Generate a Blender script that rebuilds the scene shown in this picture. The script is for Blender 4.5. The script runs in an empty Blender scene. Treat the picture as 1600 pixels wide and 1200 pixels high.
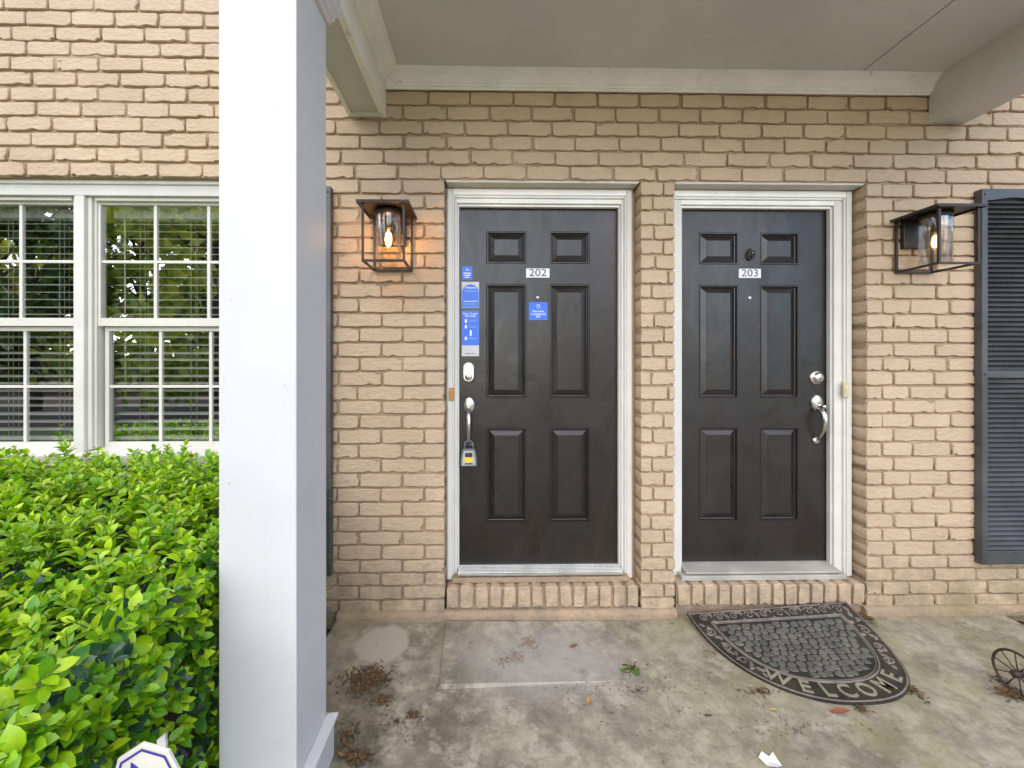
import bpy, math, random
from mathutils import Vector, Matrix, Euler, noise as mnoise

R = random.Random(7)
sc = bpy.context.scene
COL = sc.collection
rad = math.radians

# ------------------------------------------------------------------ camera
CAM = Vector((0.0, -2.22, 1.395))
YAW = rad(1.0)
F = 635.0                      # focal length in 1600-px-wide pixels
PX, PY = 770.0, 567.0          # principal point (shift lens)
cam_d = bpy.data.cameras.new('camera')
cam_d.sensor_width = 36.0
cam_d.lens = F / 1600.0 * 36.0
cam_d.shift_x = (800 - PX) / 1600.0
cam_d.shift_y = -(600 - PY) / 1600.0
cam_d.clip_start = 0.02
cam_d.clip_end = 400
cam = bpy.data.objects.new('camera', cam_d)
COL.objects.link(cam)
cam.location = CAM
cam.rotation_euler = (rad(90), 0, -YAW)
sc.camera = cam

# ------------------------------------------------------------------ light
SUN_EL, SUN_AZ = 36.0, 202.0   # compass style: 0 = +Y, 90 = +X
w = bpy.data.worlds.new('World')
sc.world = w
w.use_nodes = True
wn = w.node_tree
for n in list(wn.nodes):
    wn.nodes.remove(n)
wo = wn.nodes.new('ShaderNodeOutputWorld')
wb = wn.nodes.new('ShaderNodeBackground')
ws = wn.nodes.new('ShaderNodeTexSky')
ws.sky_type = 'NISHITA'
ws.sun_disc = False
ws.sun_elevation = rad(SUN_EL)
ws.sun_rotation = rad(SUN_AZ)
ws.air_density = 1.0
ws.dust_density = 0.4
ws.ozone_density = 6.0
wb.inputs['Strength'].default_value = 0.10
wn.links.new(ws.outputs[0], wb.inputs[0])
wn.links.new(wb.outputs[0], wo.inputs[0])

sl = bpy.data.lights.new('sun', 'SUN')
sl.energy = 1.5
sl.angle = rad(115)
sl.color = (1.0, 0.84, 0.62)
so = bpy.data.objects.new('sun', sl)
COL.objects.link(so)
sdir = Vector((math.sin(rad(SUN_AZ)) * math.cos(rad(SUN_EL)),
               math.cos(rad(SUN_AZ)) * math.cos(rad(SUN_EL)), math.sin(rad(SUN_EL))))
so.rotation_euler = (-sdir).to_track_quat('-Z', 'Y').to_euler()
so.location = sdir * 30

sc.view_settings.view_transform = 'Standard'
sc.view_settings.look = 'None'
sc.view_settings.exposure = 1.88
sc.view_settings.gamma = 1.0
sc.view_settings.use_curve_mapping = False
sc.render.engine = 'CYCLES'
sc.cycles.use_denoising = True
sc.cycles.max_bounces = 10
sc.cycles.diffuse_bounces = 5
sc.cycles.transparent_max_bounces = 24
sc.cycles.sample_clamp_indirect = 4.0
sc.cycles.caustics_reflective = False
sc.cycles.caustics_refractive = False

# ------------------------------------------------------------------ helpers
cy, sy = math.cos(YAW), math.sin(YAW)

def ray(px, py):
    u, v = (px - PX) / F, (py - PY) / F
    return Vector((u * cy + sy, -u * sy + cy, -v))

def W(px, py, Y=0.0):
    """point of the plane y = Y that stands at this place of the view"""
    d = ray(px, py)
    return CAM + d * ((Y - CAM.y) / d.y)

def X(px, Y=0.0):
    return W(px, PY, Y).x

def Z(py, Y=0.0, px=700):
    return W(px, py, Y).z

def G(px, py, z=0.0):
    d = ray(px, py)
    return CAM + d * ((z - CAM.z) / d.z)

ORG = {}

def tag(o, label=None, cat=None, group=None, kind=None):
    if label: o['label'] = label
    if cat: o['category'] = cat
    if group: o['group'] = group
    if kind: o['kind'] = kind
    return o

def thing(name, label, cat, loc=(0, 0, 0), group=None):
    o = bpy.data.objects.new(name, None)
    o.empty_display_size = 0.05
    COL.objects.link(o)
    o.location = loc
    ORG[o.name] = Vector(loc)
    return tag(o, label, cat, group)

def link_mesh(name, me, mat, parent=None, smooth=False):
    if mat is not None and not me.materials:
        me.materials.append(mat)
    o = bpy.data.objects.new(name, me)
    COL.objects.link(o)
    if parent is not None:
        o.parent = parent
        ORG[o.name] = ORG[parent.name]
    else:
        ORG[o.name] = Vector((0, 0, 0))
    return o

class MB:
    def __init__(s):
        s.v, s.f, s.sm, s.col = [], [], [], []
    def add(s, vs, fs, smooth=False):
        b = len(s.v)
        s.v += [Vector(p) for p in vs]
        for f in fs:
            s.f.append(tuple(b + i for i in f)); s.sm.append(smooth)
        return s
    def box(s, x0, x1, y0, y1, z0, z1):
        if x0 > x1: x0, x1 = x1, x0
        if y0 > y1: y0, y1 = y1, y0
        if z0 > z1: z0, z1 = z1, z0
        vs = [(x, y, z) for z in (z0, z1) for y in (y0, y1) for x in (x0, x1)]
        return s.add(vs, [(0, 2, 3, 1), (4, 5, 7, 6), (0, 1, 5, 4), (2, 6, 7, 3), (0, 4, 6, 2), (1, 3, 7, 5)])
    def tube(s, pts, radii, n=10, cap=True, smooth=True):
        pts = [Vector(p) for p in pts]
        if not hasattr(radii, '__len__'): radii = [radii] * len(pts)
        rings, up = [], None
        for i, p in enumerate(pts):
            a = pts[max(i - 1, 0)]; b = pts[min(i + 1, len(pts) - 1)]
            t = (b - a).normalized()
            if up is None:
                up = Vector((0, 0, 1)) if abs(t.z) < 0.9 else Vector((1, 0, 0))
            s1 = t.cross(up).normalized(); up = s1.cross(t).normalized()
            rings.append([p + (s1 * math.cos(2 * math.pi * k / n) + up * math.sin(2 * math.pi * k / n)) * radii[i] for k in range(n)])
        vs = [q for r in rings for q in r]
        fs = []
        for i in range(len(rings) - 1):
            for k in range(n):
                k2 = (k + 1) % n
                fs.append((i * n + k, i * n + k2, (i + 1) * n + k2, (i + 1) * n + k))
        if cap:
            fs.append(tuple(range(n - 1, -1, -1)))
            fs.append(tuple((len(rings) - 1) * n + k for k in range(n)))
        return s.add(vs, fs, smooth)
    def lathe(s, c, axis, prof, n=24, smooth=True, sx=1.0, sz=1.0):
        """prof: (radius, distance along axis); axis 'z' or 'y-' (towards the viewer)"""
        c = Vector(c)
        vs, fs = [], []
        for r, h in prof:
            for k in range(n):
                a = 2 * math.pi * k / n
                if axis == 'z':
                    vs.append(c + Vector((r * math.cos(a) * sx, r * math.sin(a) * sz, h)))
                elif axis == 'x':
                    vs.append(c + Vector((h, r * math.cos(a) * sx, r * math.sin(a) * sz)))
                else:
                    vs.append(c + Vector((r * math.cos(a) * sx, -h, r * math.sin(a) * sz)))
        for i in range(len(prof) - 1):
            for k in range(n):
                k2 = (k + 1) % n
                fs.append((i * n + k, i * n + k2, (i + 1) * n + k2, (i + 1) * n + k))
        fs.append(tuple(range(n - 1, -1, -1)))
        fs.append(tuple((len(prof) - 1) * n + k for k in range(n)))
        return s.add(vs, fs, smooth)
    def prism(s, poly, y0, y1, bev=0.0, bd=None):
        """poly in (x, z), extruded from y1 (back) to y0 (front, towards viewer), front edge bevelled"""
        n = len(poly)
        cx = sum(p[0] for p in poly) / n; cz = sum(p[1] for p in poly) / n
        rings = [(y1, 0)]
        if bev: rings += [(y0 + (bd or bev), 0), (y0, bev)]
        else: rings += [(y0, 0)]
        vs, fs = [], []
        for y, b in rings:
            for x, z in poly:
                d = math.hypot(x - cx, z - cz) or 1
                k = max(0, 1 - b / d)
                vs.append((cx + (x - cx) * k, y, cz + (z - cz) * k))
        for i in range(len(rings) - 1):
            for k in range(n):
                k2 = (k + 1) % n
                fs.append((i * n + k, i * n + k2, (i + 1) * n + k2, (i + 1) * n + k))
        m = (len(rings) - 1) * n
        fs.append(tuple(m + k for k in range(n))); fs.append(tuple(range(n - 1, -1, -1)))
        return s.add(vs, fs)
    def sweep(s, prof, a, b, axis):
        """constant section prof [(p, q)] swept along x (p=y,q=z) or along y (p=x,q=z) between a and b"""
        n = len(prof)
        vs = []
        for t in (a, b):
            for p, q in prof:
                vs.append((t, p, q) if axis == 'x' else (p, t, q))
        fs = [(k, (k + 1) % n, n + (k + 1) % n, n + k) for k in range(n)]
        fs += [tuple(range(n - 1, -1, -1)), tuple(n + k for k in range(n))]
        return s.add(vs, fs)
    def mesh(s, name, org=Vector((0, 0, 0)), fix=True):
        me = bpy.data.meshes.new(name)
        me.from_pydata([tuple(p - org) for p in s.v], [], s.f)
        me.polygons.foreach_set('use_smooth', s.sm)
        if s.col:
            at = me.color_attributes.new('tint', 'FLOAT_COLOR', 'POINT')
            flat = []
            for c in s.col: flat += [c[0], c[1], c[2], 1.0]
            at.data.foreach_set('color', flat)
        if fix:
            import bmesh
            bm = bmesh.new(); bm.from_mesh(me)
            bmesh.ops.recalc_face_normals(bm, faces=bm.faces)
            bm.to_mesh(me); bm.free()
        me.update()
        return me
    def build(s, name, mat, parent=None, bevel=0.0, fix=True):
        org = ORG[parent.name] if parent is not None else Vector((0, 0, 0))
        o = link_mesh(name, s.mesh(name, org, fix), mat, parent)
        if bevel:
            m = o.modifiers.new('edge', 'BEVEL'); m.width = bevel; m.segments = 2; m.limit_method = 'ANGLE'
        return o

def box(name, mat, parent, x0, x1, y0, y1, z0, z1, bevel=0.002):
    return MB().box(x0, x1, y0, y1, z0, z1).build(name, mat, parent, bevel)

def rrect(cx, cz, wd, ht, r, n=4):
    pts = []
    for (sx, sz, a0) in ((1, 1, 0), (-1, 1, 90), (-1, -1, 180), (1, -1, 270)):
        for k in range(n + 1):
            a = rad(a0 + 90 * k / n)
            pts.append((cx + sx * (wd / 2 - r) + r * math.cos(a), cz + sz * (ht / 2 - r) + r * math.sin(a)))
    return pts

def text_geo(txt, size, align='CENTER', extrude=0.0, bold=0.0):
    cu = bpy.data.curves.new('t', 'FONT')
    cu.body = txt; cu.size = size; cu.align_x = align; cu.align_y = 'CENTER'
    cu.extrude = extrude; cu.resolution_u = 3; cu.offset = bold
    o = bpy.data.objects.new('t', cu); COL.objects.link(o)
    dg = bpy.context.evaluated_depsgraph_get()
    me = bpy.data.meshes.new_from_object(o.evaluated_get(dg))
    vs = [v.co.copy() for v in me.vertices]; fs = [tuple(p.vertices) for p in me.polygons]
    bpy.data.objects.remove(o); bpy.data.curves.remove(cu); bpy.data.meshes.remove(me)
    return vs, fs

def text_on(name, txt, mat, parent, cx, y, cz, size, width=None, bold=0.0, align='CENTER'):
    vs, fs = text_geo(txt, size, align, 0.0, bold)
    if width:
        w0 = max(v.x for v in vs) - min(v.x for v in vs)
        k = width / w0
    else: k = 1.0
    m = MB().add([(cx + v.x * k, y, cz + v.y) for v in vs], fs)
    return m.build(name, mat, parent)

def copy_tree(o, parent=None):
    c = o.copy(); COL.objects.link(c)
    if parent is not None: c.parent = parent
    ORG[c.name] = ORG.get(o.name, Vector((0, 0, 0)))
    for ch in [q for q in bpy.data.objects if q.parent == o]:
        copy_tree(ch, c)
    return c

# ------------------------------------------------------------------ materials
def new_mat(name):
    m = bpy.data.materials.new(name); m.use_nodes = True
    nt = m.node_tree
    return m, nt, nt.nodes['Principled BSDF'], nt.nodes['Material Output']

class NT:
    def __init__(s, nt): s.nt = nt
    def n(s, t, **kw):
        q = s.nt.nodes.new(t)
        for k, v in kw.items(): setattr(q, k, v)
        return q
    def l(s, a, b): s.nt.links.new(a, b)
    def pos(s):
        return s.n('ShaderNodeNewGeometry').outputs['Position']
    def obj(s):
        return s.n('ShaderNodeTexCoord').outputs['Object']
    def mapping(s, v, scale=(1, 1, 1), loc=(0, 0, 0)):
        m = s.n('ShaderNodeMapping'); s.l(v, m.inputs[0])
        m.inputs['Scale'].default_value = scale; m.inputs['Location'].default_value = loc
        return m.outputs[0]
    def noise(s, v, scale, detail=4, rough=0.55, dist=0.0):
        q = s.n('ShaderNodeTexNoise'); s.l(v, q.inputs['Vector'])
        q.inputs['Scale'].default_value = scale; q.inputs['Detail'].default_value = detail
        q.inputs['Roughness'].default_value = rough; q.inputs['Distortion'].default_value = dist
        return q.outputs['Fac']
    def ramp(s, f, stops):
        q = s.n('ShaderNodeValToRGB'); s.l(f, q.inputs[0])
        e = q.color_ramp.elements
        while len(e) < len(stops): e.new(0.5)
        for i, (p, c) in enumerate(stops):
            e[i].position = p
            e[i].color = (c, c, c, 1) if not hasattr(c, '__len__') else (c[0], c[1], c[2], 1)
        return q.outputs[0]
    def mix(s, f, a, b, mode='MIX'):
        q = s.n('ShaderNodeMix', data_type='RGBA', blend_type=mode)
        if hasattr(f, 'is_output') or hasattr(f, 'links'): s.l(f, q.inputs['Factor'])
        else: q.inputs['Factor'].default_value = f
        for v, sock in ((a, q.inputs['A']), (b, q.inputs['B'])):
            if hasattr(v, '__len__') and not hasattr(v, 'links'):
                sock.default_value = (v[0], v[1], v[2], 1)
            else: s.l(v, sock)
        # typed sockets: colour ones are indices 6, 7
        return q.outputs['Result']
    def math(s, op, a, b=None, clamp=False):
        q = s.n('ShaderNodeMath', operation=op, use_clamp=clamp)
        for i, v in enumerate((a, b)):
            if v is None: continue
            if isinstance(v, (int, float)): q.inputs[i].default_value = v
            else: s.l(v, q.inputs[i])
        return q.outputs[0]
    def bump(s, h, strength=0.3, dist=0.01, normal=None):
        q = s.n('ShaderNodeBump'); s.l(h, q.inputs['Height'])
        q.inputs['Strength'].default_value = strength; q.inputs['Distance'].default_value = dist
        if normal is not None: s.l(normal, q.inputs['Normal'])
        return q.outputs[0]

def _mixfix():
    # ShaderNodeMix exposes sockets of all types under the same name: address the colour sockets
    def mix(s, f, a, b, mode='MIX'):
        q = s.n('ShaderNodeMix', data_type='RGBA', blend_type=mode)
        fi, ai, bi, ro = q.inputs[0], q.inputs[6], q.inputs[7], q.outputs[2]
        if isinstance(f, (int, float)): fi.default_value = f
        else: s.l(f, fi)
        for v, sock in ((a, ai), (b, bi)):
            if isinstance(v, (tuple, list)): sock.default_value = (v[0], v[1], v[2], 1)
            else: s.l(v, sock)
        return ro
    NT.mix = mix
_mixfix()

def simple(name, col, rough=0.5, metal=0.0, var=0.12, scale=6.0, bump=0.0, bscale=60.0, spec=0.5, dirt=None, rvar=0.0, specks=None):
    m, nt, b, o = new_mat(name)
    q = NT(nt); p = q.pos()
    nz = q.noise(p, scale, 5)
    c2 = tuple(max(0, c * (1 - var)) for c in col); c1 = tuple(min(1, c * (1 + var * 0.5)) for c in col)
    colr = q.mix(q.ramp(nz, [(0.35, 0.0), (0.65, 1.0)]), c2, c1)
    if dirt:
        dz = q.noise(p, scale * 3.1, 6, 0.7)
        colr = q.mix(q.ramp(dz, [(0.60, 0.0), (0.72, 0.8)]), colr, dirt)
    if specks:
        colr = q.mix(q.ramp(q.noise(p, 55.0, 2, 0.5), [(0.76, 0.0), (0.78, 0.6)]), colr, specks)
        st = q.noise(q.mapping(p, (14.0, 14.0, 0.8)), 2.0, 4, 0.6)
        colr = q.mix(q.ramp(st, [(0.58, 0.0), (0.78, 0.05)]), colr, specks)
    q.l(colr, b.inputs['Base Color'])
    b.inputs['Metallic'].default_value = metal
    b.inputs['Specular IOR Level'].default_value = spec
    if rvar:
        rz = q.noise(p, scale * 2.3, 5, 0.65)
        q.l(q.ramp(rz, [(0.3, max(0.03, rough - rvar)), (0.7, min(1, rough + rvar))]), b.inputs['Roughness'])
    else:
        b.inputs['Roughness'].default_value = rough
    if bump:
        q.l(q.bump(q.noise(p, bscale, 5, 0.6), bump, 0.004), b.inputs['Normal'])
    return m

PAINT = (0.575, 0.43, 0.283)

def brick_mat(name, base, mortar=False):
    m, nt, b, o = new_mat(name)
    q = NT(nt); p = q.pos()
    info = q.n('ShaderNodeObjectInfo')
    rnd = info.outputs['Random']
    c = q.mix(q.ramp(q.noise(p, 3.0, 4), [(0.3, 0.0), (0.7, 1.0)]), tuple(x * 0.90 for x in base), tuple(min(1, x * 1.07) for x in base))
    if not mortar:
        c = q.mix(q.math('MULTIPLY', rnd, 0.40), c, (base[0] * 0.80, base[1] * 0.77, base[2] * 0.76))
    # thin, worn paint: small darker flecks where the grain of the brick shows
    fl = q.noise(q.mapping(p, (1.0, 1.0, 2.4)), 42.0, 5, 0.75, 0.6)
    c = q.mix(q.ramp(fl, [(0.63, 0.0), (0.72, 0.55)]), c, (base[0] * 0.62, base[1] * 0.55, base[2] * 0.48))
    # algae and damp low on the wall
    sep = q.n('ShaderNodeSeparateXYZ'); q.l(p, sep.inputs[0])
    low = q.ramp(sep.outputs['Z'], [(0.02, 1.0), (0.30, 0.0)])
    ends = q.math('MAXIMUM', q.ramp(q.math('SUBTRACT', sep.outputs['X'], 1.9), [(0.1, 0.0), (0.7, 1.0)]),
                  q.ramp(q.math('MULTIPLY', sep.outputs['X'], -1.0), [(0.3, 0.0), (0.7, 0.8)]))
    alg = q.math('MULTIPLY', q.math('MULTIPLY', low, ends), q.ramp(q.noise(p, 7.0, 6, 0.7), [(0.35, 0.1), (0.62, 1.0)]), True)
    c = q.mix(q.math('MULTIPLY', alg, 0.8), c, (0.20, 0.17, 0.055))
    grime = q.math('MULTIPLY', q.ramp(sep.outputs['Z'], [(0.0, 1.0), (0.55, 0.0)]), q.ramp(q.noise(p, 11.0, 6, 0.7), [(0.38, 0.0), (0.64, 0.75)]))
    c = q.mix(grime, c, (0.22, 0.17, 0.125))
    q.l(c, b.inputs['Base Color'])
    b.inputs['Roughness'].default_value = 0.62
    b.inputs['Specular IOR Level'].default_value = 0.35
    h1 = q.noise(q.mapping(p, (1.0, 1.0, 1.8)), 26.0, 6, 0.62, 0.4)
    h2 = q.noise(p, 150.0, 4, 0.6)
    nb = q.bump(h1, 0.75 if not mortar else 0.9, 0.012)
    q.l(q.bump(h2, 0.22, 0.003, nb), b.inputs['Normal'])
    return m

M = {}
M['brick'] = brick_mat('painted_brick', PAINT)
M['mortar'] = brick_mat('painted_mortar', (PAINT[0] * 0.70, PAINT[1] * 0.67, PAINT[2] * 0.64), True)
M['white'] = simple('white_paint', (0.69, 0.665, 0.60), 0.42, var=0.06, bump=0.08, bscale=30, dirt=(0.55, 0.49, 0.38))
M['column'] = simple('column_paint', (0.64, 0.63, 0.615), 0.42, var=0.05, scale=2.5, bump=0.10, bscale=35, specks=(0.30, 0.26, 0.22))
M['cream'] = simple('cream_trim_paint', (0.92, 0.90, 0.82), 0.45, var=0.07, bump=0.08, bscale=24, dirt=(0.58, 0.52, 0.40))
M['ceiling'] = simple('taupe_ceiling_paint', (0.66, 0.645, 0.60), 0.6, var=0.08, scale=1.8, bump=0.06, bscale=80)
M['beam_bottom'] = simple('beam_bottom_paint', (0.62, 0.58, 0.50), 0.5, var=0.08, bump=0.05, bscale=40)
M['vinyl'] = simple('window_vinyl', (0.70, 0.67, 0.59), 0.35, var=0.04, bump=0.03)
M['blind'] = simple('blind_slat', (0.90, 0.88, 0.80), 0.4, var=0.03)
M['cord'] = simple('cord', (0.75, 0.70, 0.58), 0.7)
M['alu'] = simple('aluminium', (0.62, 0.61, 0.57), 0.32, 0.9, var=0.15, rvar=0.1)
M['nickel'] = simple('satin_nickel', (0.66, 0.63, 0.57), 0.27, 1.0, var=0.08, scale=40)
M['bronze'] = simple('lamp_bronze', (0.055, 0.042, 0.035), 0.42, 0.4, var=0.2)
M['shutter'] = simple('shutter_black', (0.075, 0.075, 0.075), 0.34, var=0.25, scale=5, rvar=0.1, bump=0.05)
M['yellow'] = simple('yellow_label', (0.85, 0.62, 0.03), 0.5, var=0.05)
M['dark'] = simple('dark_plastic', (0.03, 0.03, 0.032), 0.45)
M['grey_rubber'] = simple('grey_bumper', (0.16, 0.17, 0.17), 0.6)
M['silver'] = simple('silver_case', (0.55, 0.56, 0.55), 0.35, 0.6)
M['sticker_blue'] = simple('sticker_blue', (0.02, 0.15, 0.72), 0.35, var=0.04)
M['sticker_grey'] = simple('sticker_grey', (0.62, 0.60, 0.58), 0.4, var=0.04)
M['print_white'] = simple('print_white', (0.82, 0.84, 0.88), 0.4, var=0.02)
M['print_pale'] = simple('print_pale_blue', (0.16, 0.34, 0.80), 0.4, var=0.02)
M['plate_white'] = simple('plate_white', (0.82, 0.80, 0.78), 0.35, var=0.02)
M['ink'] = simple('ink', (0.035, 0.035, 0.04), 0.5)
M['brass_bell'] = simple('brass_bell', (0.50, 0.24, 0.07), 0.4, 0.4, var=0.2, scale=60)
M['bell_beige'] = simple('bell_beige', (0.60, 0.53, 0.34), 0.4, var=0.05)
M['iron'] = simple('dark_iron', (0.060, 0.042, 0.028), 0.6, 0.3, var=0.3, scale=40)
M['soil'] = simple('mulch', (0.085, 0.055, 0.034), 0.9, var=0.6, scale=30, bump=0.8, bscale=45)
M['grass'] = simple('grass_ground', (0.085, 0.11, 0.035), 0.9, var=0.5, scale=1.3, bump=0.5, bscale=30)
M['bark'] = simple('bark', (0.11, 0.075, 0.05), 0.85, var=0.4, scale=20, bump=0.6, bscale=40)
M['twig'] = simple('twig', (0.15, 0.17, 0.05), 0.7, var=0.3, scale=30)
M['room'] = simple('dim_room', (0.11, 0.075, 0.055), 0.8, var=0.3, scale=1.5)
M['sign_cream'] = simple('sign_cream', (0.72, 0.69, 0.58), 0.4, var=0.05)
M['sign_blue'] = simple('sign_violet_blue', (0.05, 0.035, 0.30), 0.4)
M['stake'] = simple('stake', (0.5, 0.47, 0.44), 0.5)
M['paper'] = simple('paper', (0.75, 0.75, 0.74), 0.6, var=0.05)

def door_mat_(name, col):
    m, nt, b, o = new_mat(name)
    q = NT(nt); p = q.pos()
    c = q.mix(q.ramp(q.noise(p, 2.6, 5, 0.6, 0.8), [(0.3, 0.0), (0.7, 1.0)]), tuple(x * 0.75 for x in col), tuple(x * 1.5 for x in col))
    sm = q.noise(q.mapping(p, (1, 1, 0.45)), 5.0, 5, 0.62, 1.2)
    c = q.mix(q.ramp(sm, [(0.56, 0.0), (0.74, 0.5)]), c, (col[0] * 2.6, col[1] * 2.5, col[2] * 2.4))
    sp = q.noise(p, 85.0, 3, 0.6)
    c = q.mix(q.ramp(sp, [(0.74, 0.0), (0.80, 0.6)]), c, (0.16, 0.14, 0.12))
    q.l(c, b.inputs['Base Color'])
    q.l(q.ramp(q.noise(q.mapping(p, (1, 1, 0.5)), 4.0, 6, 0.65, 0.8), [(0.3, 0.20), (0.7, 0.42)]), b.inputs['Roughness'])
    b.inputs['Specular IOR Level'].default_value = 0.55
    h = q.noise(p, 5.5, 3, 0.5)
    nb = q.bump(h, 0.10, 0.03)
    q.l(q.bump(q.noise(p, 220.0, 3), 0.08, 0.002, nb), b.inputs['Normal'])
    return m
M['door_a'] = door_mat_('door_paint', (0.016, 0.011, 0.008))
M['door_b'] = door_mat_('door_paint_grey', (0.016, 0.012, 0.010))

def glass_mat(name, base_refl, tint=(1, 1, 1), rough=0.0, edge=0.9):
    m, nt, b, o = new_mat(name)
    nt.nodes.remove(b)
    q = NT(nt)
    tr = q.n('ShaderNodeBsdfTransparent'); tr.inputs[0].default_value = (*tint, 1)
    gl = q.n('ShaderNodeBsdfGlossy'); gl.inputs['Roughness'].default_value = rough
    gl.inputs[0].default_value = (1, 1, 1, 1)
    lw = q.n('ShaderNodeLayerWeight'); lw.inputs[0].default_value = 0.25
    f = q.ramp(lw.outputs['Facing'], [(0.0, base_refl), (1.0, edge)])
    mx = q.n('ShaderNodeMixShader')
    q.l(f, mx.inputs[0]); q.l(tr.outputs[0], mx.inputs[1]); q.l(gl.outputs[0], mx.inputs[2])
    q.l(mx.outputs[0], o.inputs['Surface'])
    return m
M['pane'] = glass_mat('window_glass', 0.42, (0.93, 0.95, 0.93), edge=0.95)
M['lamp_glass'] = glass_mat('lamp_glass', 0.05, (0.97, 0.955, 0.93), edge=0.65)

def emit_mat(name, col, strength):
    m, nt, b, o = new_mat(name)
    b.inputs['Base Color'].default_value = (*col, 1)
    b.inputs['Emission Color'].default_value = (*col, 1)
    b.inputs['Emission Strength'].default_value = strength
    return m
M['glow_a'] = emit_mat('bulb_filament_bright', (1.0, 0.50, 0.14), 45.0)
M['glow_b'] = emit_mat('bulb_filament_dim', (1.0, 0.70, 0.36), 1.8)
M['bulb'] = glass_mat('bulb_glass', 0.04, (1.0, 0.86, 0.62), edge=0.5)

def leaf_material(name='leaf', trans=0.30):
    m, nt, b, o = new_mat(name)
    q = NT(nt)
    at = q.n('ShaderNodeAttribute'); at.attribute_name = 'tint'
    p = q.pos()
    c = q.mix(q.ramp(q.noise(p, 60.0, 3), [(0.3, 0.0), (0.7, 1.0)]), at.outputs['Color'], at.outputs['Color'])
    hs = q.n('ShaderNodeHueSaturation'); hs.inputs['Value'].default_value = 1.0
    q.l(c, hs.inputs['Color'])
    q.l(q.ramp(q.noise(p, 45.0, 3), [(0.3, 0.85), (0.7, 1.15)]), hs.inputs['Value'])
    col = hs.outputs[0]
    q.l(col, b.inputs['Base Color'])
    b.inputs['Roughness'].default_value = 0.27
    b.inputs['Specular IOR Level'].default_value = 0.5
    tl = q.n('ShaderNodeBsdfTranslucent'); q.l(col, tl.inputs[0])
    mx = q.n('ShaderNodeMixShader'); mx.inputs[0].default_value = trans
    q.l(b.outputs[0], mx.inputs[1]); q.l(tl.outputs[0], mx.inputs[2])
    q.l(mx.outputs[0], o.inputs['Surface'])
    return m
M['leaf'] = leaf_material()
M['tree_leaf'] = leaf_material('tree_leaf', 0.6)

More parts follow.
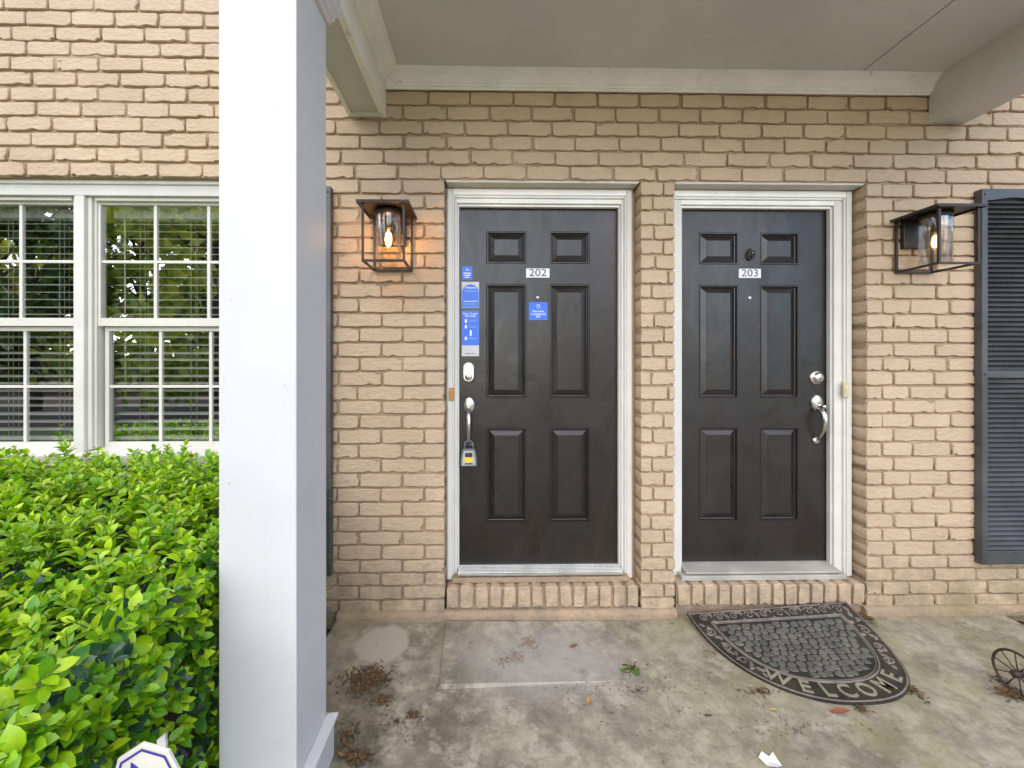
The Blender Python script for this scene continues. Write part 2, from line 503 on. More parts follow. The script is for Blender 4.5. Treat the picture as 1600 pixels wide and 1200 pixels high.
def concrete():
    m, nt, b, o = new_mat('weathered_concrete')
    q = NT(nt); p = q.pos()
    sep = q.n('ShaderNodeSeparateXYZ'); q.l(p, sep.inputs[0])
    c = q.mix(q.ramp(q.noise(p, 3.0, 9, 0.70, 0.1), [(0.38, 0.0), (0.60, 1.0)]), (0.18, 0.158, 0.112), (0.40, 0.36, 0.265))
    c = q.mix(q.ramp(q.noise(q.mapping(p, (1, 1, 1), (3, 9, 0)), 13.0, 9, 0.78, 0.0), [(0.42, 0.5), (0.54, 0.0)]), c, (0.15, 0.13, 0.095))
    c = q.mix(q.ramp(q.noise(p, 7.0, 9, 0.75, 0.1), [(0.50, 0.0), (0.60, 0.7)]), c, (0.47, 0.43, 0.335))
    # algae: more to the right and next to the wall on the left
    gx = q.math('MAXIMUM', q.ramp(sep.outputs['X'], [(0.55, 0.0), (1.0, 0.9)]),
                q.ramp(q.math('MULTIPLY', sep.outputs['X'], -1.0), [(0.25, 0.0), (0.6, 0.6)]))
    gm = q.math('MULTIPLY', gx, q.ramp(q.noise(p, 3.4, 8, 0.70, 0.1), [(0.40, 0.0), (0.62, 0.65)]))
    c = q.mix(gm, c, (0.29, 0.265, 0.135))
    # worn whitish patch in front of the first door
    def spot(cx_, cy_, r0, r1, sx=1.0, sy=1.0, wob=0.35, ns=7.0):
        mp = q.mapping(p, (sx, sy, 0), (-cx_ * sx, -cy_ * sy, 0))
        ln = q.n('ShaderNodeVectorMath', operation='LENGTH'); q.l(mp, ln.inputs[0])
        d = q.math('ADD', ln.outputs['Value'], q.math('MULTIPLY', q.math('SUBTRACT', q.noise(p, ns, 5, 0.65), 0.5), wob))
        return q.ramp(d, [(r0, 1.0), (r1, 0.0)])
    g1 = G(850, 1035)
    c = q.mix(q.math('MULTIPLY', spot(g1.x, g1.y, 0.12, 0.42, 0.8, 1.4), 0.75), c, (0.38, 0.36, 0.33))
    # dark stains
    ds = q.ramp(q.noise(p, 9.0, 6, 0.72, 0.3), [(0.58, 0.0), (0.70, 0.55)])
    c = q.mix(ds, c, (0.13, 0.11, 0.08))
    for (px_, py_, r, k) in ((585, 1075, 0.16, 0.7), (560, 1150, 0.16, 0.65), (560, 1190, 0.12, 0.75), (700, 1130, 0.16, 0.35), (700, 1060, 0.12, 0.3)):
        g = G(px_, py_)
        c = q.mix(q.math('MULTIPLY', spot(g.x, g.y, r * 0.25, r, wob=0.22, ns=14.0), k), c, (0.085, 0.075, 0.05))
    # pale round mark left by a pot
    g2 = G(598, 1005)
    c = q.mix(q.math('MULTIPLY', spot(g2.x, g2.y, 0.118, 0.140, 1.0, 0.96, 0.07, 16.0), 0.9), c, (0.44, 0.40, 0.31))
    # rust marks
    for (px_, py_, r) in ((805, 1030, 0.05), (786, 1038, 0.035), (828, 1008, 0.05), (645, 1118, 0.025)):
        g = G(px_, py_)
        c = q.mix(q.math('MULTIPLY', spot(g.x, g.y, r * 0.4, r, wob=0.22, ns=60.0), 0.6), c, (0.19, 0.115, 0.065))
    fl = q.ramp(q.noise(p, 110.0, 3, 0.6), [(0.70, 0.0), (0.76, 0.7)])
    c = q.mix(fl, c, (0.62, 0.58, 0.50))
    fd = q.ramp(q.noise(q.mapping(p, (1, 1, 1), (7, 3, 1)), 70.0, 4, 0.7), [(0.66, 0.0), (0.72, 0.6)])
    c = q.mix(fd, c, (0.12, 0.10, 0.07))
    q.l(c, b.inputs['Base Color'])
    b.inputs['Roughness'].default_value = 0.82
    b.inputs['Specular IOR Level'].default_value = 0.3
    nb = q.bump(q.noise(p, 22.0, 6, 0.65), 0.35, 0.01)
    q.l(q.bump(q.noise(p, 160.0, 4), 0.35, 0.003, nb), b.inputs['Normal'])
    return m
M['concrete'] = concrete()
M['pale_concrete'] = simple('pale_concrete', (0.40, 0.37, 0.31), 0.85, var=0.2, scale=2.0, bump=0.3, bscale=40)

def rubber(name, base, worn):
    m, nt, b, o = new_mat(name)
    q = NT(nt); p = q.pos()
    c = q.mix(q.ramp(q.noise(p, 9.0, 5, 0.65), [(0.40, 0.0), (0.62, 1.0)]), base, worn)
    q.l(c, b.inputs['Base Color'])
    b.inputs['Roughness'].default_value = 0.6
    q.l(q.bump(q.noise(p, 120.0, 4), 0.3, 0.002), b.inputs['Normal'])
    return m
M['mat_base'] = rubber('mat_rubber', (0.016, 0.014, 0.012), (0.045, 0.040, 0.024))
M['mat_relief'] = rubber('mat_relief', (0.13, 0.105, 0.088), (0.23, 0.19, 0.16))
M['mat_stone'] = rubber('mat_stone', (0.085, 0.086, 0.070), (0.15, 0.145, 0.118))
M['mat_letter'] = rubber('mat_letter', (0.22, 0.20, 0.13), (0.32, 0.29, 0.20))

# ------------------------------------------------------------------ ground and porch floor
gz = -0.13
g = MB(); g.add([(-120, -160, gz), (120, -160, gz), (120, 60, gz), (-120, 60, gz)], [(0, 1, 2, 3)])
tag(g.build('ground', M['grass']), kind='structure')
XR = G(1561, 956.5).x
XL = -0.815
m = MB(); m.add([(-6, -1.9, gz + 0.07), (XL - 0.005, -1.9, gz + 0.07), (XL - 0.005, 0.2, gz + 0.07), (-6, 0.2, gz + 0.07)], [(0, 1, 2, 3)])
tag(m.build('planting_bed_left', M['soil']), kind='structure')
m = MB(); m.add([(XR + 0.005, -1.9, gz + 0.07), (7, -1.9, gz + 0.07), (7, 0.2, gz + 0.07), (XR + 0.005, 0.2, gz + 0.07)], [(0, 1, 2, 3)])
tag(m.build('planting_bed_right', M['soil']), kind='structure')
m = MB(); m.box(XL, XR, -1.45, 0.02, gz - 0.05, 0.0)
floor = m.build('porch_floor', M['concrete'], bevel=0.012)
tag(floor, kind='structure')
# shallow worn topping slab before the first door: a lip that runs out to the right
pa, pb = G(683, 1078), G(985, 1070)
pc, pd = G(694, 973), G(985, 973)
m = MB()
vs = [(pa.x, pa.y, 0.001), (pb.x, pb.y, 0.001), (pd.x, -0.045, 0.001), (pc.x, -0.045, 0.001),
      (pa.x + 0.012, pa.y + 0.012, 0.016), (pb.x - 0.02, pb.y + 0.02, 0.003), (pd.x - 0.02, -0.045, 0.003), (pc.x + 0.012, -0.045, 0.016)]
m.add(vs, [(0, 1, 5, 4), (1, 2, 6, 5), (2, 3, 7, 6), (3, 0, 4, 7), (4, 5, 6, 7)])
m.build('topping_slab', M['concrete'], floor, bevel=0.004)
m = MB(); m.box(-3.0, 9.0, -9.0, -1.46, gz, gz + 0.05)  # unseen pale paving, added to bounce light up under the porch roof
tag(m.build('bounce_paving', M['pale_concrete'], bevel=0.01), kind='structure')

# ------------------------------------------------------------------ bricks
def brick_mesh(seed, depth):
    r = random.Random(seed)
    pts = []
    cx, cz = 0.5 - 0.030, 0.5 - 0.11
    chip = r.random()
    rag = r.choice([0.015, 0.025, 0.035, 0.055])
    def jz(a): return r.uniform(-a, a)
    bot = [-0.38, -0.24, -0.08, 0.07, 0.22, 0.37]
    for x in bot: pts.append((x + jz(.04), -0.5 + jz(rag)))
    pts.append((cx + jz(.015), -0.5 + abs(jz(.06)))); pts.append((0.5 + jz(.008), -cz + jz(.08)))
    pts.append((0.5 + jz(.014), jz(.12)))
    pts.append((0.5 + jz(.008), cz + jz(.06))); pts.append((cx + jz(.015), 0.5 - abs(jz(.05))))
    for x in (0.3, 0.02, -0.3): pts.append((x + jz(.05), 0.5 + jz(0.04)))
    pts.append((-cx + jz(.015), 0.5 - abs(jz(.05)))); pts.append((-0.5 + jz(.008), cz + jz(.06)))
    pts.append((-0.5 + jz(.014), jz(.12)))
    pts.append((-0.5 + jz(.008), -cz + jz(.08))); pts.append((-cx + jz(.015), -0.5 + abs(jz(.06))))
    n = len(pts)
    if chip < 0.4:          # a bite out of the lower edge
        k = r.randrange(0, 6)
        pts[k] = (pts[k][0], -0.5 + r.uniform(0.07, 0.15))
    if chip < 0.3:         # a knocked-off corner
        k = r.choice([6, 7, 9, 10, 14, 15, 17, 18])
        pts[k] = (pts[k][0] * r.uniform(0.88, 0.95), pts[k][1] * r.uniform(0.55, 0.8))
    vs, fs = [], []
    for (y, ix, iz) in ((depth, 0, 0), (0.0045, 0.0, 0.0), (0.0, 0.011, 0.042)):
        for (x, z) in pts:
            vs.append((x * (1 - 2 * ix), y + (r.uniform(-0.0012, 0.0012) if 0 < y < 0.01 else 0), z * (1 - 2 * iz)))
    for i in range(2):
        for k in range(n):
            k2 = (k + 1) % n
            fs.append((i * n + k, i * n + k2, (i + 1) * n + k2, (i + 1) * n + k))
    fs.append(tuple(2 * n + k for k in range(n)))
    me = bpy.data.meshes.new('brick')
    me.from_pydata(vs, [], fs)
    me.polygons.foreach_set('use_smooth', [True] * n + [False] * (n + 1))
    me.materials.append(M['brick']); me.update()
    return me
SHALLOW = [brick_mesh(100 + i, 0.022) for i in range(36)]
DEEP = [brick_mesh(300 + i, 0.10) for i in range(18)]
NB = [0]
def brick(parent, x0, x1, z0, z1, y=0.0, deep=False, gapx=0.011, gapz=0.0115):
    me = R.choice(DEEP if deep else SHALLOW)
    o = bpy.data.objects.new('brick', me); COL.objects.link(o)
    o.parent = parent
    if not deep and R.random() < 0.35: gapx = R.choice([0.004, 0.007, 0.015, 0.018])
    L, H = x1 - x0 - gapx, z1 - z0 - gapz * R.uniform(0.8, 1.15)
    o.location = Vector(((x0 + x1) / 2 + R.uniform(-.001, .001), y + R.uniform(-0.0022, 0.0022), (z0 + z1) / 2 + R.uniform(-.0012, .0012))) - ORG[parent.name]
    o.rotation_euler = (R.uniform(-.012, .012), R.uniform(-.007, .007), R.uniform(-.004, .004))
    o.scale = (L * R.uniform(0.985, 1.005), 1, H * R.uniform(0.97, 1.03))
    NB[0] += 1
    return o

# course lines measured down the wall left of the first door
ROWS_PX = [280, 303, 326, 349.5, 372.5, 396, 419.5, 442.5, 465.5, 489, 512, 535.5, 558, 580.5, 603.5, 626, 648, 671, 694, 717, 740, 762.5, 785, 808, 831, 852.5, 875, 895.5, 916, 937.5, 957.5]
ROWS = [Z(y, 0, 620) for y in ROWS_PX]          # tops; the last is the foot of the lowest course
PITCH = 23.15 * 2.22 / F
ABOVE = [ROWS[0] + PITCH * k for k in range(0, 9)]   # course lines above the doors
BL = 0.2345                                     # brick length with joint

xDL = X(696)          # left edge of the first opening
xPL, xPR = X(1000), X(1056)   # pier between the doors
xDR = X(1353)         # right edge of the second opening
xS = X(428)           # the window wall begins behind the column
xE = X(1720)
zTop = ABOVE[8]

def course(parent, x0, x1, z0, z1, start, first_deep=False, last_deep=False, step=BL):
    """fill a course from x0 to x1; start = length of the first piece"""
    xs = [x0]
    x = x0 + start
    while x < x1 - 0.035:
        xs.append(x); x += step * R.uniform(0.97, 1.03)
    xs.append(x1)
    for i in range(len(xs) - 1):
        d = (first_deep and i == 0) or (last_deep and i == len(xs) - 2)
        brick(parent, xs[i], xs[i + 1], z0, z1, deep=d)

def course_open(parent, x0, xmax, z0, z1, start):
    """as course, but ends with the last whole brick; returns where it ended"""
    x = x0; nx = x0 + start
    while nx < xmax:
        brick(parent, x, nx, z0, z1); x, nx = nx, nx + BL * R.uniform(0.97, 1.03)
    return x

def course_r(parent, x0, x1, z0, z1, last, last_deep=True):
    """fill a course from the right edge x1 leftwards; last = length of the last piece"""
    xs = [x1]; x = x1 - last
    while x > x0 + 0.035:
        xs.append(x); x -= BL * R.uniform(0.98, 1.02)
    xs.append(x0)
    for i in range(len(xs) - 1):
        brick(parent, xs[i + 1], xs[i], z0, z1, deep=(last_deep and i == 0))

def mortar_sheet(m, x0, x1, z0, z1, step=0.0105):
    """uneven, hand-struck mortar surface: mostly recessed, here and there smeared flush"""
    nx, nz = max(2, int((x1 - x0) / step)), max(2, int((z1 - z0) / step))
    b = len(m.v)
    for j in range(nz + 1):
        z = z0 + (z1 - z0) * j / nz
        for i in range(nx + 1):
            x = x0 + (x1 - x0) * i / nx
            a = mnoise.noise(Vector((x * 5.0, 1.7, z * 9.0))); c = mnoise.noise(Vector((x * 38.0, 8.1, z * 38.0)))
            y = 0.0135 + 0.0035 * c - 0.016 * max(0.0, a - 0.30) / 0.7 - 0.003 * a
            m.v.append(Vector((x, max(0.0015, y), z)))
    for j in range(nz):
        for i in range(nx):
            q = b + j * (nx + 1) + i
            m.f.append((q, q + 1, q + nx + 2, q + nx + 1)); m.sm.append(True)

# --- wall round the doors
we = thing('brick_wall', 'tan painted brick wall around and above the two dark doors', 'wall', (xDL, 0, 0))
m = MB()
m.box(xS, xDL - 0.009, 0.020, 0.30, gz - 0.1, ROWS[0] + 0.02)
m.box(xS, xDR, 0.021, 0.30, ROWS[0] + 0.006, zTop + 0.6)
mortar_sheet(m, xS, xDL - 0.009, 0.0, ROWS[0])
mortar_sheet(m, xS, xDR, ROWS[0], zTop)
m.build('mortar', M['mortar'], we, fix=False)
for i in range(30):
    course_r(we, xS, xDL, ROWS[i + 1], ROWS[i], BL if i % 2 == 0 else BL * 0.49)
ENDS = []
for k in range(8):
    ENDS.append(course_open(we, xS + 0.02, xDR + 0.12, ABOVE[k], ABOVE[k + 1], BL * (0.35 if k % 2 else 0.85) + R.uniform(-.02, .02)))
ft = [(-0.030, -0.004), (-0.026, 0.028), (-0.012, 0.046), (0.012, 0.050), (0.02, -0.004)]
m = MB(); m.sweep(ft, XL + 0.01, xPR, 'x')
m.build('mortar_foot', M['mortar'], we, bevel=0.006)

# --- pier between the doors
pier = thing('brick_pier', 'narrow tan painted brick pier between the two doors', 'pier', (xPL, 0, 0))
m = MB(); m.box(xPL + 0.009, xPR - 0.009, 0.020, 0.30, 0.0, ROWS[0])
mortar_sheet(m, xPL + 0.009, xPR - 0.009, 0.0, ROWS[0])
m.build('mortar', M['mortar'], pier, fix=False)
pr = [xx for xx in ROWS]
for i in range(30):
    f = R.uniform(0.62, 0.80) if i % 2 == 0 else R.uniform(0.30, 0.42)
    if i == 29: 
        brick(pier, xPL, xPR, pr[i + 1], pr[i], deep=True); continue
    xm = xPL + (xPR - xPL) * f
    brick(pier, xPL, xm, pr[i + 1], pr[i], deep=True)
    brick(pier, xm, xPR, pr[i + 1], pr[i], deep=True)

# --- wall right of the doors
wr = thing('brick_wall', 'pinkish painted brick wall behind the clear lantern and the black shutter', 'wall', (xDR, 0, 0))
m = MB(); m.box(xDR + 0.009, xE, 0.020, 0.30, gz - 0.1, ROWS[0] + 0.02); m.box(xDR, xE, 0.021, 0.30, ROWS[0] + 0.006, zTop + 0.6)
mortar_sheet(m, xDR + 0.009, xE, 0.0, ROWS[0]); mortar_sheet(m, xDR, xE, ROWS[0], zTop)
m.build('mortar', M['mortar'], wr, fix=False)
pxm = 2.22 / F
for i in range(30):
    if i % 2 == 0:
        x1 = xDR + 27 * pxm; x2 = x1 + R.uniform(43, 50) * pxm
        brick(wr, xDR, x1, ROWS[i + 1], ROWS[i], deep=True); brick(wr, x1, x2, ROWS[i + 1], ROWS[i])
        course(wr, x2, xE, ROWS[i + 1], ROWS[i], 62 * pxm)
    else:
        course(wr, xDR, xE, ROWS[i + 1], ROWS[i], 45 * pxm, first_deep=True)
for k in range(8):
    course(wr, ENDS[k], xE, ABOVE[k], ABOVE[k + 1], BL * R.uniform(0.9, 1.0))
m = MB(); m.sweep(ft, X(1348), xE, 'x')
m.build('mortar_foot', M['mortar'], wr, bevel=0.006)

# --- wall above the windows
wl = thing('brick_wall', 'tan painted brick wall above the white windows left of the column', 'wall', (X(123), 0, ROWS[0]))
xW0 = X(-150)
m = MB(); m.box(xW0, xS - 0.001, 0.020, 0.30, ROWS[0] + 0.004, zTop + 0.6)
mortar_sheet(m, xW0, xS - 0.001, ROWS[0] + 0.004, ROWS[0] + PITCH * 14)
m.build('mortar', M['mortar'], wl, fix=False)
rowz = [ROWS[0] + PITCH * k for k in range(0, 15)]
for k in range(14):
    course(wl, xW0, xS, rowz[k], rowz[k + 1], BL * (0.3 if k % 2 else 0.8) + R.uniform(-.03, .03))
box('panel', M['white'], wl, xW0, xS, 0.05, 0.12, gz, 0.83, 0.003)

# --- brickwork beyond the frame, joined
def far_bricks(parent, spans):
    """spans: (x0, x1, [z lines going down]); one joined part"""
    m = MB()
    for x0, x1, zs in spans:
        for k in range(len(zs) - 1):
            x = x0 - (BL * 0.5 if k % 2 else 0)
            while x < x1:
                a, b = max(x, x0), min(x + BL, x1)
                x += BL
                if b - a < 0.03: continue
                me = R.choice(SHALLOW); o_ = len(m.v)
                L, H = b - a - 0.011, zs[k] - zs[k + 1] - 0.0115
                for v in me.vertices:
                    m.v.append(Vector(((a + b) / 2 + v.co.x * L, v.co.y, (zs[k] + zs[k + 1]) / 2 + v.co.z * H)))
                for p in me.polygons:
                    m.f.append(tuple(o_ + q for q in p.vertices)); m.sm.append(p.use_smooth)
        m.box(x0, x1, 0.0145, 0.05, zs[-1] - 0.3 if zs[-1] < 0.2 else zs[-1], zs[0] + 0.0)
    o_ = m.build('brickwork', M['brick'], parent, fix=False); o_['kind'] = 'stuff'
UPZ = [ABOVE[8] + PITCH * k for k in range(8, -1, -1)]
TOPW = [rowz[14] + PITCH * k for k in range(4, -1, -1)]
ALLR = list(reversed(ABOVE[1:])) + ROWS
far_bricks(wr, [(xE + 0.001, xE + 1.6, ALLR), (xDR + 0.14, xE + 1.6, UPZ)])
far_bricks(we, [(xS + 0.001, xDR + 0.139, UPZ)])
LOWZ = [r for r in ROWS]
far_bricks(wl, [(xW0, xS - 0.001, TOPW), (xW0 - 1.6, xW0 - 0.001, TOPW + list(reversed(rowz[:14]))), (xW0 - 1.6, X(-150) - 0.001, LOWZ)])

# ------------------------------------------------------------------ doors
YF, YD = 0.080, 0.140
def ring_panel(mb, x0, x1, z0, z1, y):
    # moulded door panel: (inset, depth behind the door face)
    prof = [(0.0, 0.0), (0.004, -0.0035), (0.009, -0.0035), (0.012, 0.0125), (0.016, 0.0140), (0.046, 0.0020), (0.048, 0.0003)]
    vs, fs = [], []
    for ins, d in prof:
        vs += [(x0 + ins, y + d, z0 + ins), (x1 - ins, y + d, z0 + ins), (x1 - ins, y + d, z1 - ins), (x0 + ins, y + d, z1 - ins)]
    for i in range(len(prof) - 1):
        for k in range(4):
            k2 = (k + 1) % 4
            fs.append((i * 4 + k, i * 4 + k2, i * 4 + 4 + k2, i * 4 + 4 + k))
    n = (len(prof) - 1) * 4
    fs.append((n, n + 1, n + 2, n + 3))
    mb.add(vs, fs)

def make_door(label, mat, xl, xr, zb, zt, cols, rows):
    t = thing('front_door', label, 'door', ((xl + xr) / 2, YD, zb))
    xs = [xl, cols[0][0], cols[0][1], cols[1][0], cols[1][1], xr]
    zs = [zb] + [q for r_ in rows for q in r_] + [zt]
    m = MB()
    for i in range(5):
        for j in range(7):
            if i in (1, 3) and j in (1, 3, 5): continue
            m.add([(xs[i], YD, zs[j]), (xs[i + 1], YD, zs[j]), (xs[i + 1], YD, zs[j + 1]), (xs[i], YD, zs[j + 1])], [(0, 1, 2, 3)])
    m.box(xl, xr, YD + 0.018, YD + 0.045, zb, zt)
    m.add([(xl, YD, zb), (xr, YD, zb), (xr, YD + 0.019, zb), (xl, YD + 0.019, zb)], [(0, 1, 2, 3)])
    m.build('leaf', mat, t, fix=False)
    for c in cols:
        for r_ in rows:
            p = MB(); ring_panel(p, c[0], c[1], r_[0], r_[1], YD)
            p.build('panel', mat, t, fix=False)
    return t

zb, zt = Z(880.5, YD), Z(324, YD)
rows = [(Z(816.5, YD, 840), Z(668, YD, 840)), (Z(622, YD, 840), Z(444, YD, 840)), (Z(412, YD, 840), Z(361.5, YD, 840))]
x2l, x2r = X(718, YD), X(964, YD)
colsA = [(X(759.5, YD), X(822.5, YD)), (X(858.5, YD), X(921.5, YD))]
doorA = make_door('dark brown six panel front door numbered 202 with blue stickers', M['door_a'], x2l - 0.012, x2r + 0.012, zb, zt + 0.01, colsA, rows)
x3r = X(1290, YD); x3l = x3r - (x2r - x2l)
colsB = [(X(1092, YD), X(1153.5, YD)), (X(1187.5, YD), X(1248, YD))]
doorB = make_door('black six panel front door numbered 203 with oval knocker', M['door_b'], x3l - 0.012, x3r + 0.012, zb, zt + 0.01, colsB, rows)

def make_frame(label, xo0, xi0, xi1, xo1, z_out, z_in, zfoot, open0, open1):
    t = thing('door_frame', label, 'door frame', ((xo0 + xo1) / 2, YF, zfoot))
    for side, (a, b) in ((1, (xo0, xi0)), (-1, (xo1, xi1))):
        s = side
        wd = abs(b - a)
        m = MB()
        m.box(a, a + s * 0.046, YF, YF + 0.045, zfoot, z_out)
        m.build('casing', M['white'], t, 0.004)
        m = MB()
        m.box(a + s * 0.0065, a + s * 0.036, YF - 0.009, YF + 0.001, zfoot + 0.001, z_out - 0.006)
        m.build('casing_bead', M['white'], t, 0.004)
        m = MB()
        m.box(a + s * 0.0465, a + s * (wd - 0.010), YF + 0.013, YF + 0.14, zfoot + 0.003, z_out - 0.03)
        m.box(a + s * (wd - 0.011), b, YF + 0.028, YD - 0.004, zfoot + 0.03, z_in + 0.004)
        m.build('jamb', M['white'], t, 0.002)
    m = MB(); m.box(xo0 + 0.0455, xo1 - 0.0455, YF + 0.001, YF + 0.045, z_out - 0.052, z_out)
    m.build('head_casing', M['cream'], t, 0.004)
    m = MB(); m.box(xo0 + 0.037, xo1 - 0.037, YF - 0.008, YF + 0.002, z_out - 0.042, z_out - 0.0065)
    m.build('head_bead', M['cream'], t, 0.004)
    m = MB(); m.box(xo0 + 0.05, xo1 - 0.05, YF + 0.014, YF + 0.14, z_in + 0.014, z_out - 0.053)
    m.box(xi0 - 0.008, xi1 + 0.008, YF + 0.029, YD - 0.0045, z_in, z_in + 0.013)
    m.build('head_jamb', M['cream'], t, 0.002)
    m = MB(); m.box(open0 - 0.014, xo0 + 0.003, YF + 0.020, YF + 0.05, zfoot - 0.06, z_out + 0.002)
    m.box(xo1 - 0.003, open1 + 0.014, YF + 0.020, YF + 0.05, zfoot - 0.06, z_out + 0.002)
    m.build('caulk', M['mortar'], t)
    # painted lintel closing the underside of the brickwork
    m = MB(); m.box(open0 + 0.002, open1 - 0.002, 0.010, YF + 0.05, z_out + 0.001, ROWS[0] + 0.004)
    m.build('lintel', M['beam_bottom'], t, 0.003)
    return t

zfoot = Z(905, YF)
z_out, z_in = Z(293.5, YF), Z(325.5, YD)
frA = make_frame('white painted wooden frame around the door numbered 202', X(697.5, YF), x2l, x2r, X(988.5, YF), z_out, z_in, zfoot, xDL, xPL)
frB_r = X(1331, YF)
xi3 = X(1061.5, YD)
frB_l = xi3 - (frB_r - x3r)
frB = make_frame('white painted wooden frame around the door numbered 203', frB_l, xi3, x3r, frB_r, z_out, z_in, zfoot, xPR, xDR)

# thresholds
def threshold(t, x0, x1, metal):
    z0 = zb - 0.002
    m = MB()
    m.sweep([(YD + 0.03, z0), (YD - 0.01, z0), (0.045, z0 - 0.013), (0.045, z0 - 0.024), (YD + 0.03, z0 - 0.03)], x0, x1, 'x')
    th = m.build('threshold', M['alu'] if metal else M['sill_grey'], t, 0.001)
    if metal:
        for k in range(6):
            y = 0.056 + k * 0.0125
            z = z0 - 0.013 + (y - 0.045) * 0.013 / (YD - 0.055)
            box('rib', M['alu'], th, x0 + 0.002, x1 - 0.002, y, y + 0.0045, z - 0.004, z + 0.0035, 0.0012)
    box('sill', M['mortar'] if metal else M['sill_grey'], t, x0 - 0.03, x1 + 0.03, 0.036, YD + 0.05, z0 - 0.058, z0 - 0.0245 - 0.006, 0.004)
M['sill_grey'] = simple('grey_sill_paint', (0.42, 0.40, 0.34), 0.5, var=0.2, bump=0.1, dirt=(0.25, 0.22, 0.16))
threshold(frA, X(718, YD) - 0.006, X(964, YD) + 0.006, True)
threshold(frB, xi3 - 0.006, x3r + 0.006, False)

# brick steps (rowlock courses) below the doors
def rowlock(label, x0, x1, n):
    t = thing('doorstep', label, 'doorstep', ((x0 + x1) / 2, 0, 0), 'brick doorsteps')
    z1, z0 = Z(918, 0), Z(951.5, 0)
    box('mortar', M['mortar'], t, x0 + 0.002, x1 - 0.002, 0.010, 0.20, 0.0, z1 - 0.007, 0.002)
    ws_ = [R.uniform(0.9, 1.1) for _ in range(n)]
    tot = sum(ws_); x = x0
    for k in range(n):
        wd = (x1 - x0) * ws_[k] / tot
        o = brick(t, x, x + wd, z0, z1 + 0.004, y=-0.004, deep=True, gapx=0.014, gapz=0.008)
        o.rotation_euler = (R.uniform(-.03, .03), R.uniform(-.03, .03), R.uniform(-.02, .02))
        x += wd
rowlock('painted brick doorstep under the door numbered 202', xDL + 0.003, xPL - 0.004, 14)
rowlock('painted brick doorstep under the door numbered 203 behind the mat', xPR + 0.004, xDR - 0.006, 14)

# door furniture -------------------------------------------------------------
def plate_number(door, txt, px0, px1, py0, py1):
    y = YD - 0.003
    a, b = W(px0, py0, YD), W(px1, py1, YD)
    p = MB().box(a.x, b.x, y, YD + 0.001, b.z, a.z).build('number_plate', M['plate_white'], door, 0.0005)
    text_on('number', txt, M['ink'], p, (a.x + b.x) / 2, y - 0.0008, (a.z + b.z) / 2, (a.z - b.z) * 1.12, (b.x - a.x) * 0.74)
plate_number(doorA, '202', 822, 858.5, 419.5, 434)
plate_number(doorB, '203', 1154, 1188.5, 420, 434.5)

def peephole(door, px, py):
    c = W(px, py, YD)
    p = MB().lathe((c.x, YD, c.z), 'y-', [(0.011, -0.002), (0.011, 0.002), (0.008, 0.005)], 16).build('peephole', M['nickel'], door)
    MB().lathe((c.x, YD, c.z), 'y-', [(0.006, 0.0045), (0.0058, 0.006), (0.003, 0.007)], 12).build('lens', M['print_white'], p)
peephole(doorA, 840, 465)
peephole(doorB, 1171.5, 465.5)

def sticker(label, name, mat, px0, px1, py0, py1):
    a, b = W(px0, py0, YD), W(px1, py1, YD)
    o = MB().box(a.x, b.x, YD - 0.0012, YD + 0.0005, b.z, a.z).build(name, mat, doorA)
    o['label'] = label
    return o, a, b
yS = YD - 0.0022
def line(par, mat, x0, x1, z, h, y=yS, name='print_line'):
    MB().box(x0, x1, y, yS + 0.0012, z - h / 2, z + h / 2).build(name, mat, par)
def lerp(a, b, t): return a + (b - a) * t
# square sticker below the peephole
s1, a, b = sticker('square blue sticker with shield below the peephole', 'sticker', M['sticker_blue'], 826.5, 855.5, 472, 500)
cx = (a.x + b.x) / 2
sh = [(cx + q[0] * 0.0105, lerp(a.z, b.z, 0.24) + q[1] * 0.0115) for q in ((0, 1), (0.9, 0.7), (0.9, -0.1), (0.5, -0.75), (0, -1.1), (-0.5, -0.75), (-0.9, -0.1), (-0.9, 0.7))]
MB().prism(sh, yS, yS + 0.001).build('shield_print', M['print_white'], s1)
sh2 = [(cx + (q[0] - cx) * 0.72, lerp(a.z, b.z, 0.24) + (q[1] - lerp(a.z, b.z, 0.24)) * 0.72) for q in sh]
MB().prism(sh2, yS - 0.0005, yS).build('shield_inside', M['sticker_blue'], s1)
for i, tx in enumerate(('This home', 'is monitored', '24/7')):
    text_on('lettering', tx, M['print_white'], s1, cx, yS, lerp(a.z, b.z, 0.52 + 0.15 * i), 0.0165, None, 0.0003)
# small sticker at the top of the lock stile
s2, a, b = sticker('small blue sticker topmost on the left stile', 'sticker', M['sticker_blue'], 722, 738, 416, 437)
cx = (a.x + b.x) / 2
line(s2, M['print_white'], cx - 0.008, cx + 0.004, lerp(a.z, b.z, 0.22), 0.005)
line(s2, M['print_white'], cx - 0.003, cx + 0.011, lerp(a.z, b.z, 0.30), 0.004)
for i, wd in enumerate((0.021, 0.021, 0.013)):
    line(s2, M['print_white'], cx - wd, cx + wd, lerp(a.z, b.z, 0.52 + 0.16 * i), 0.0058)
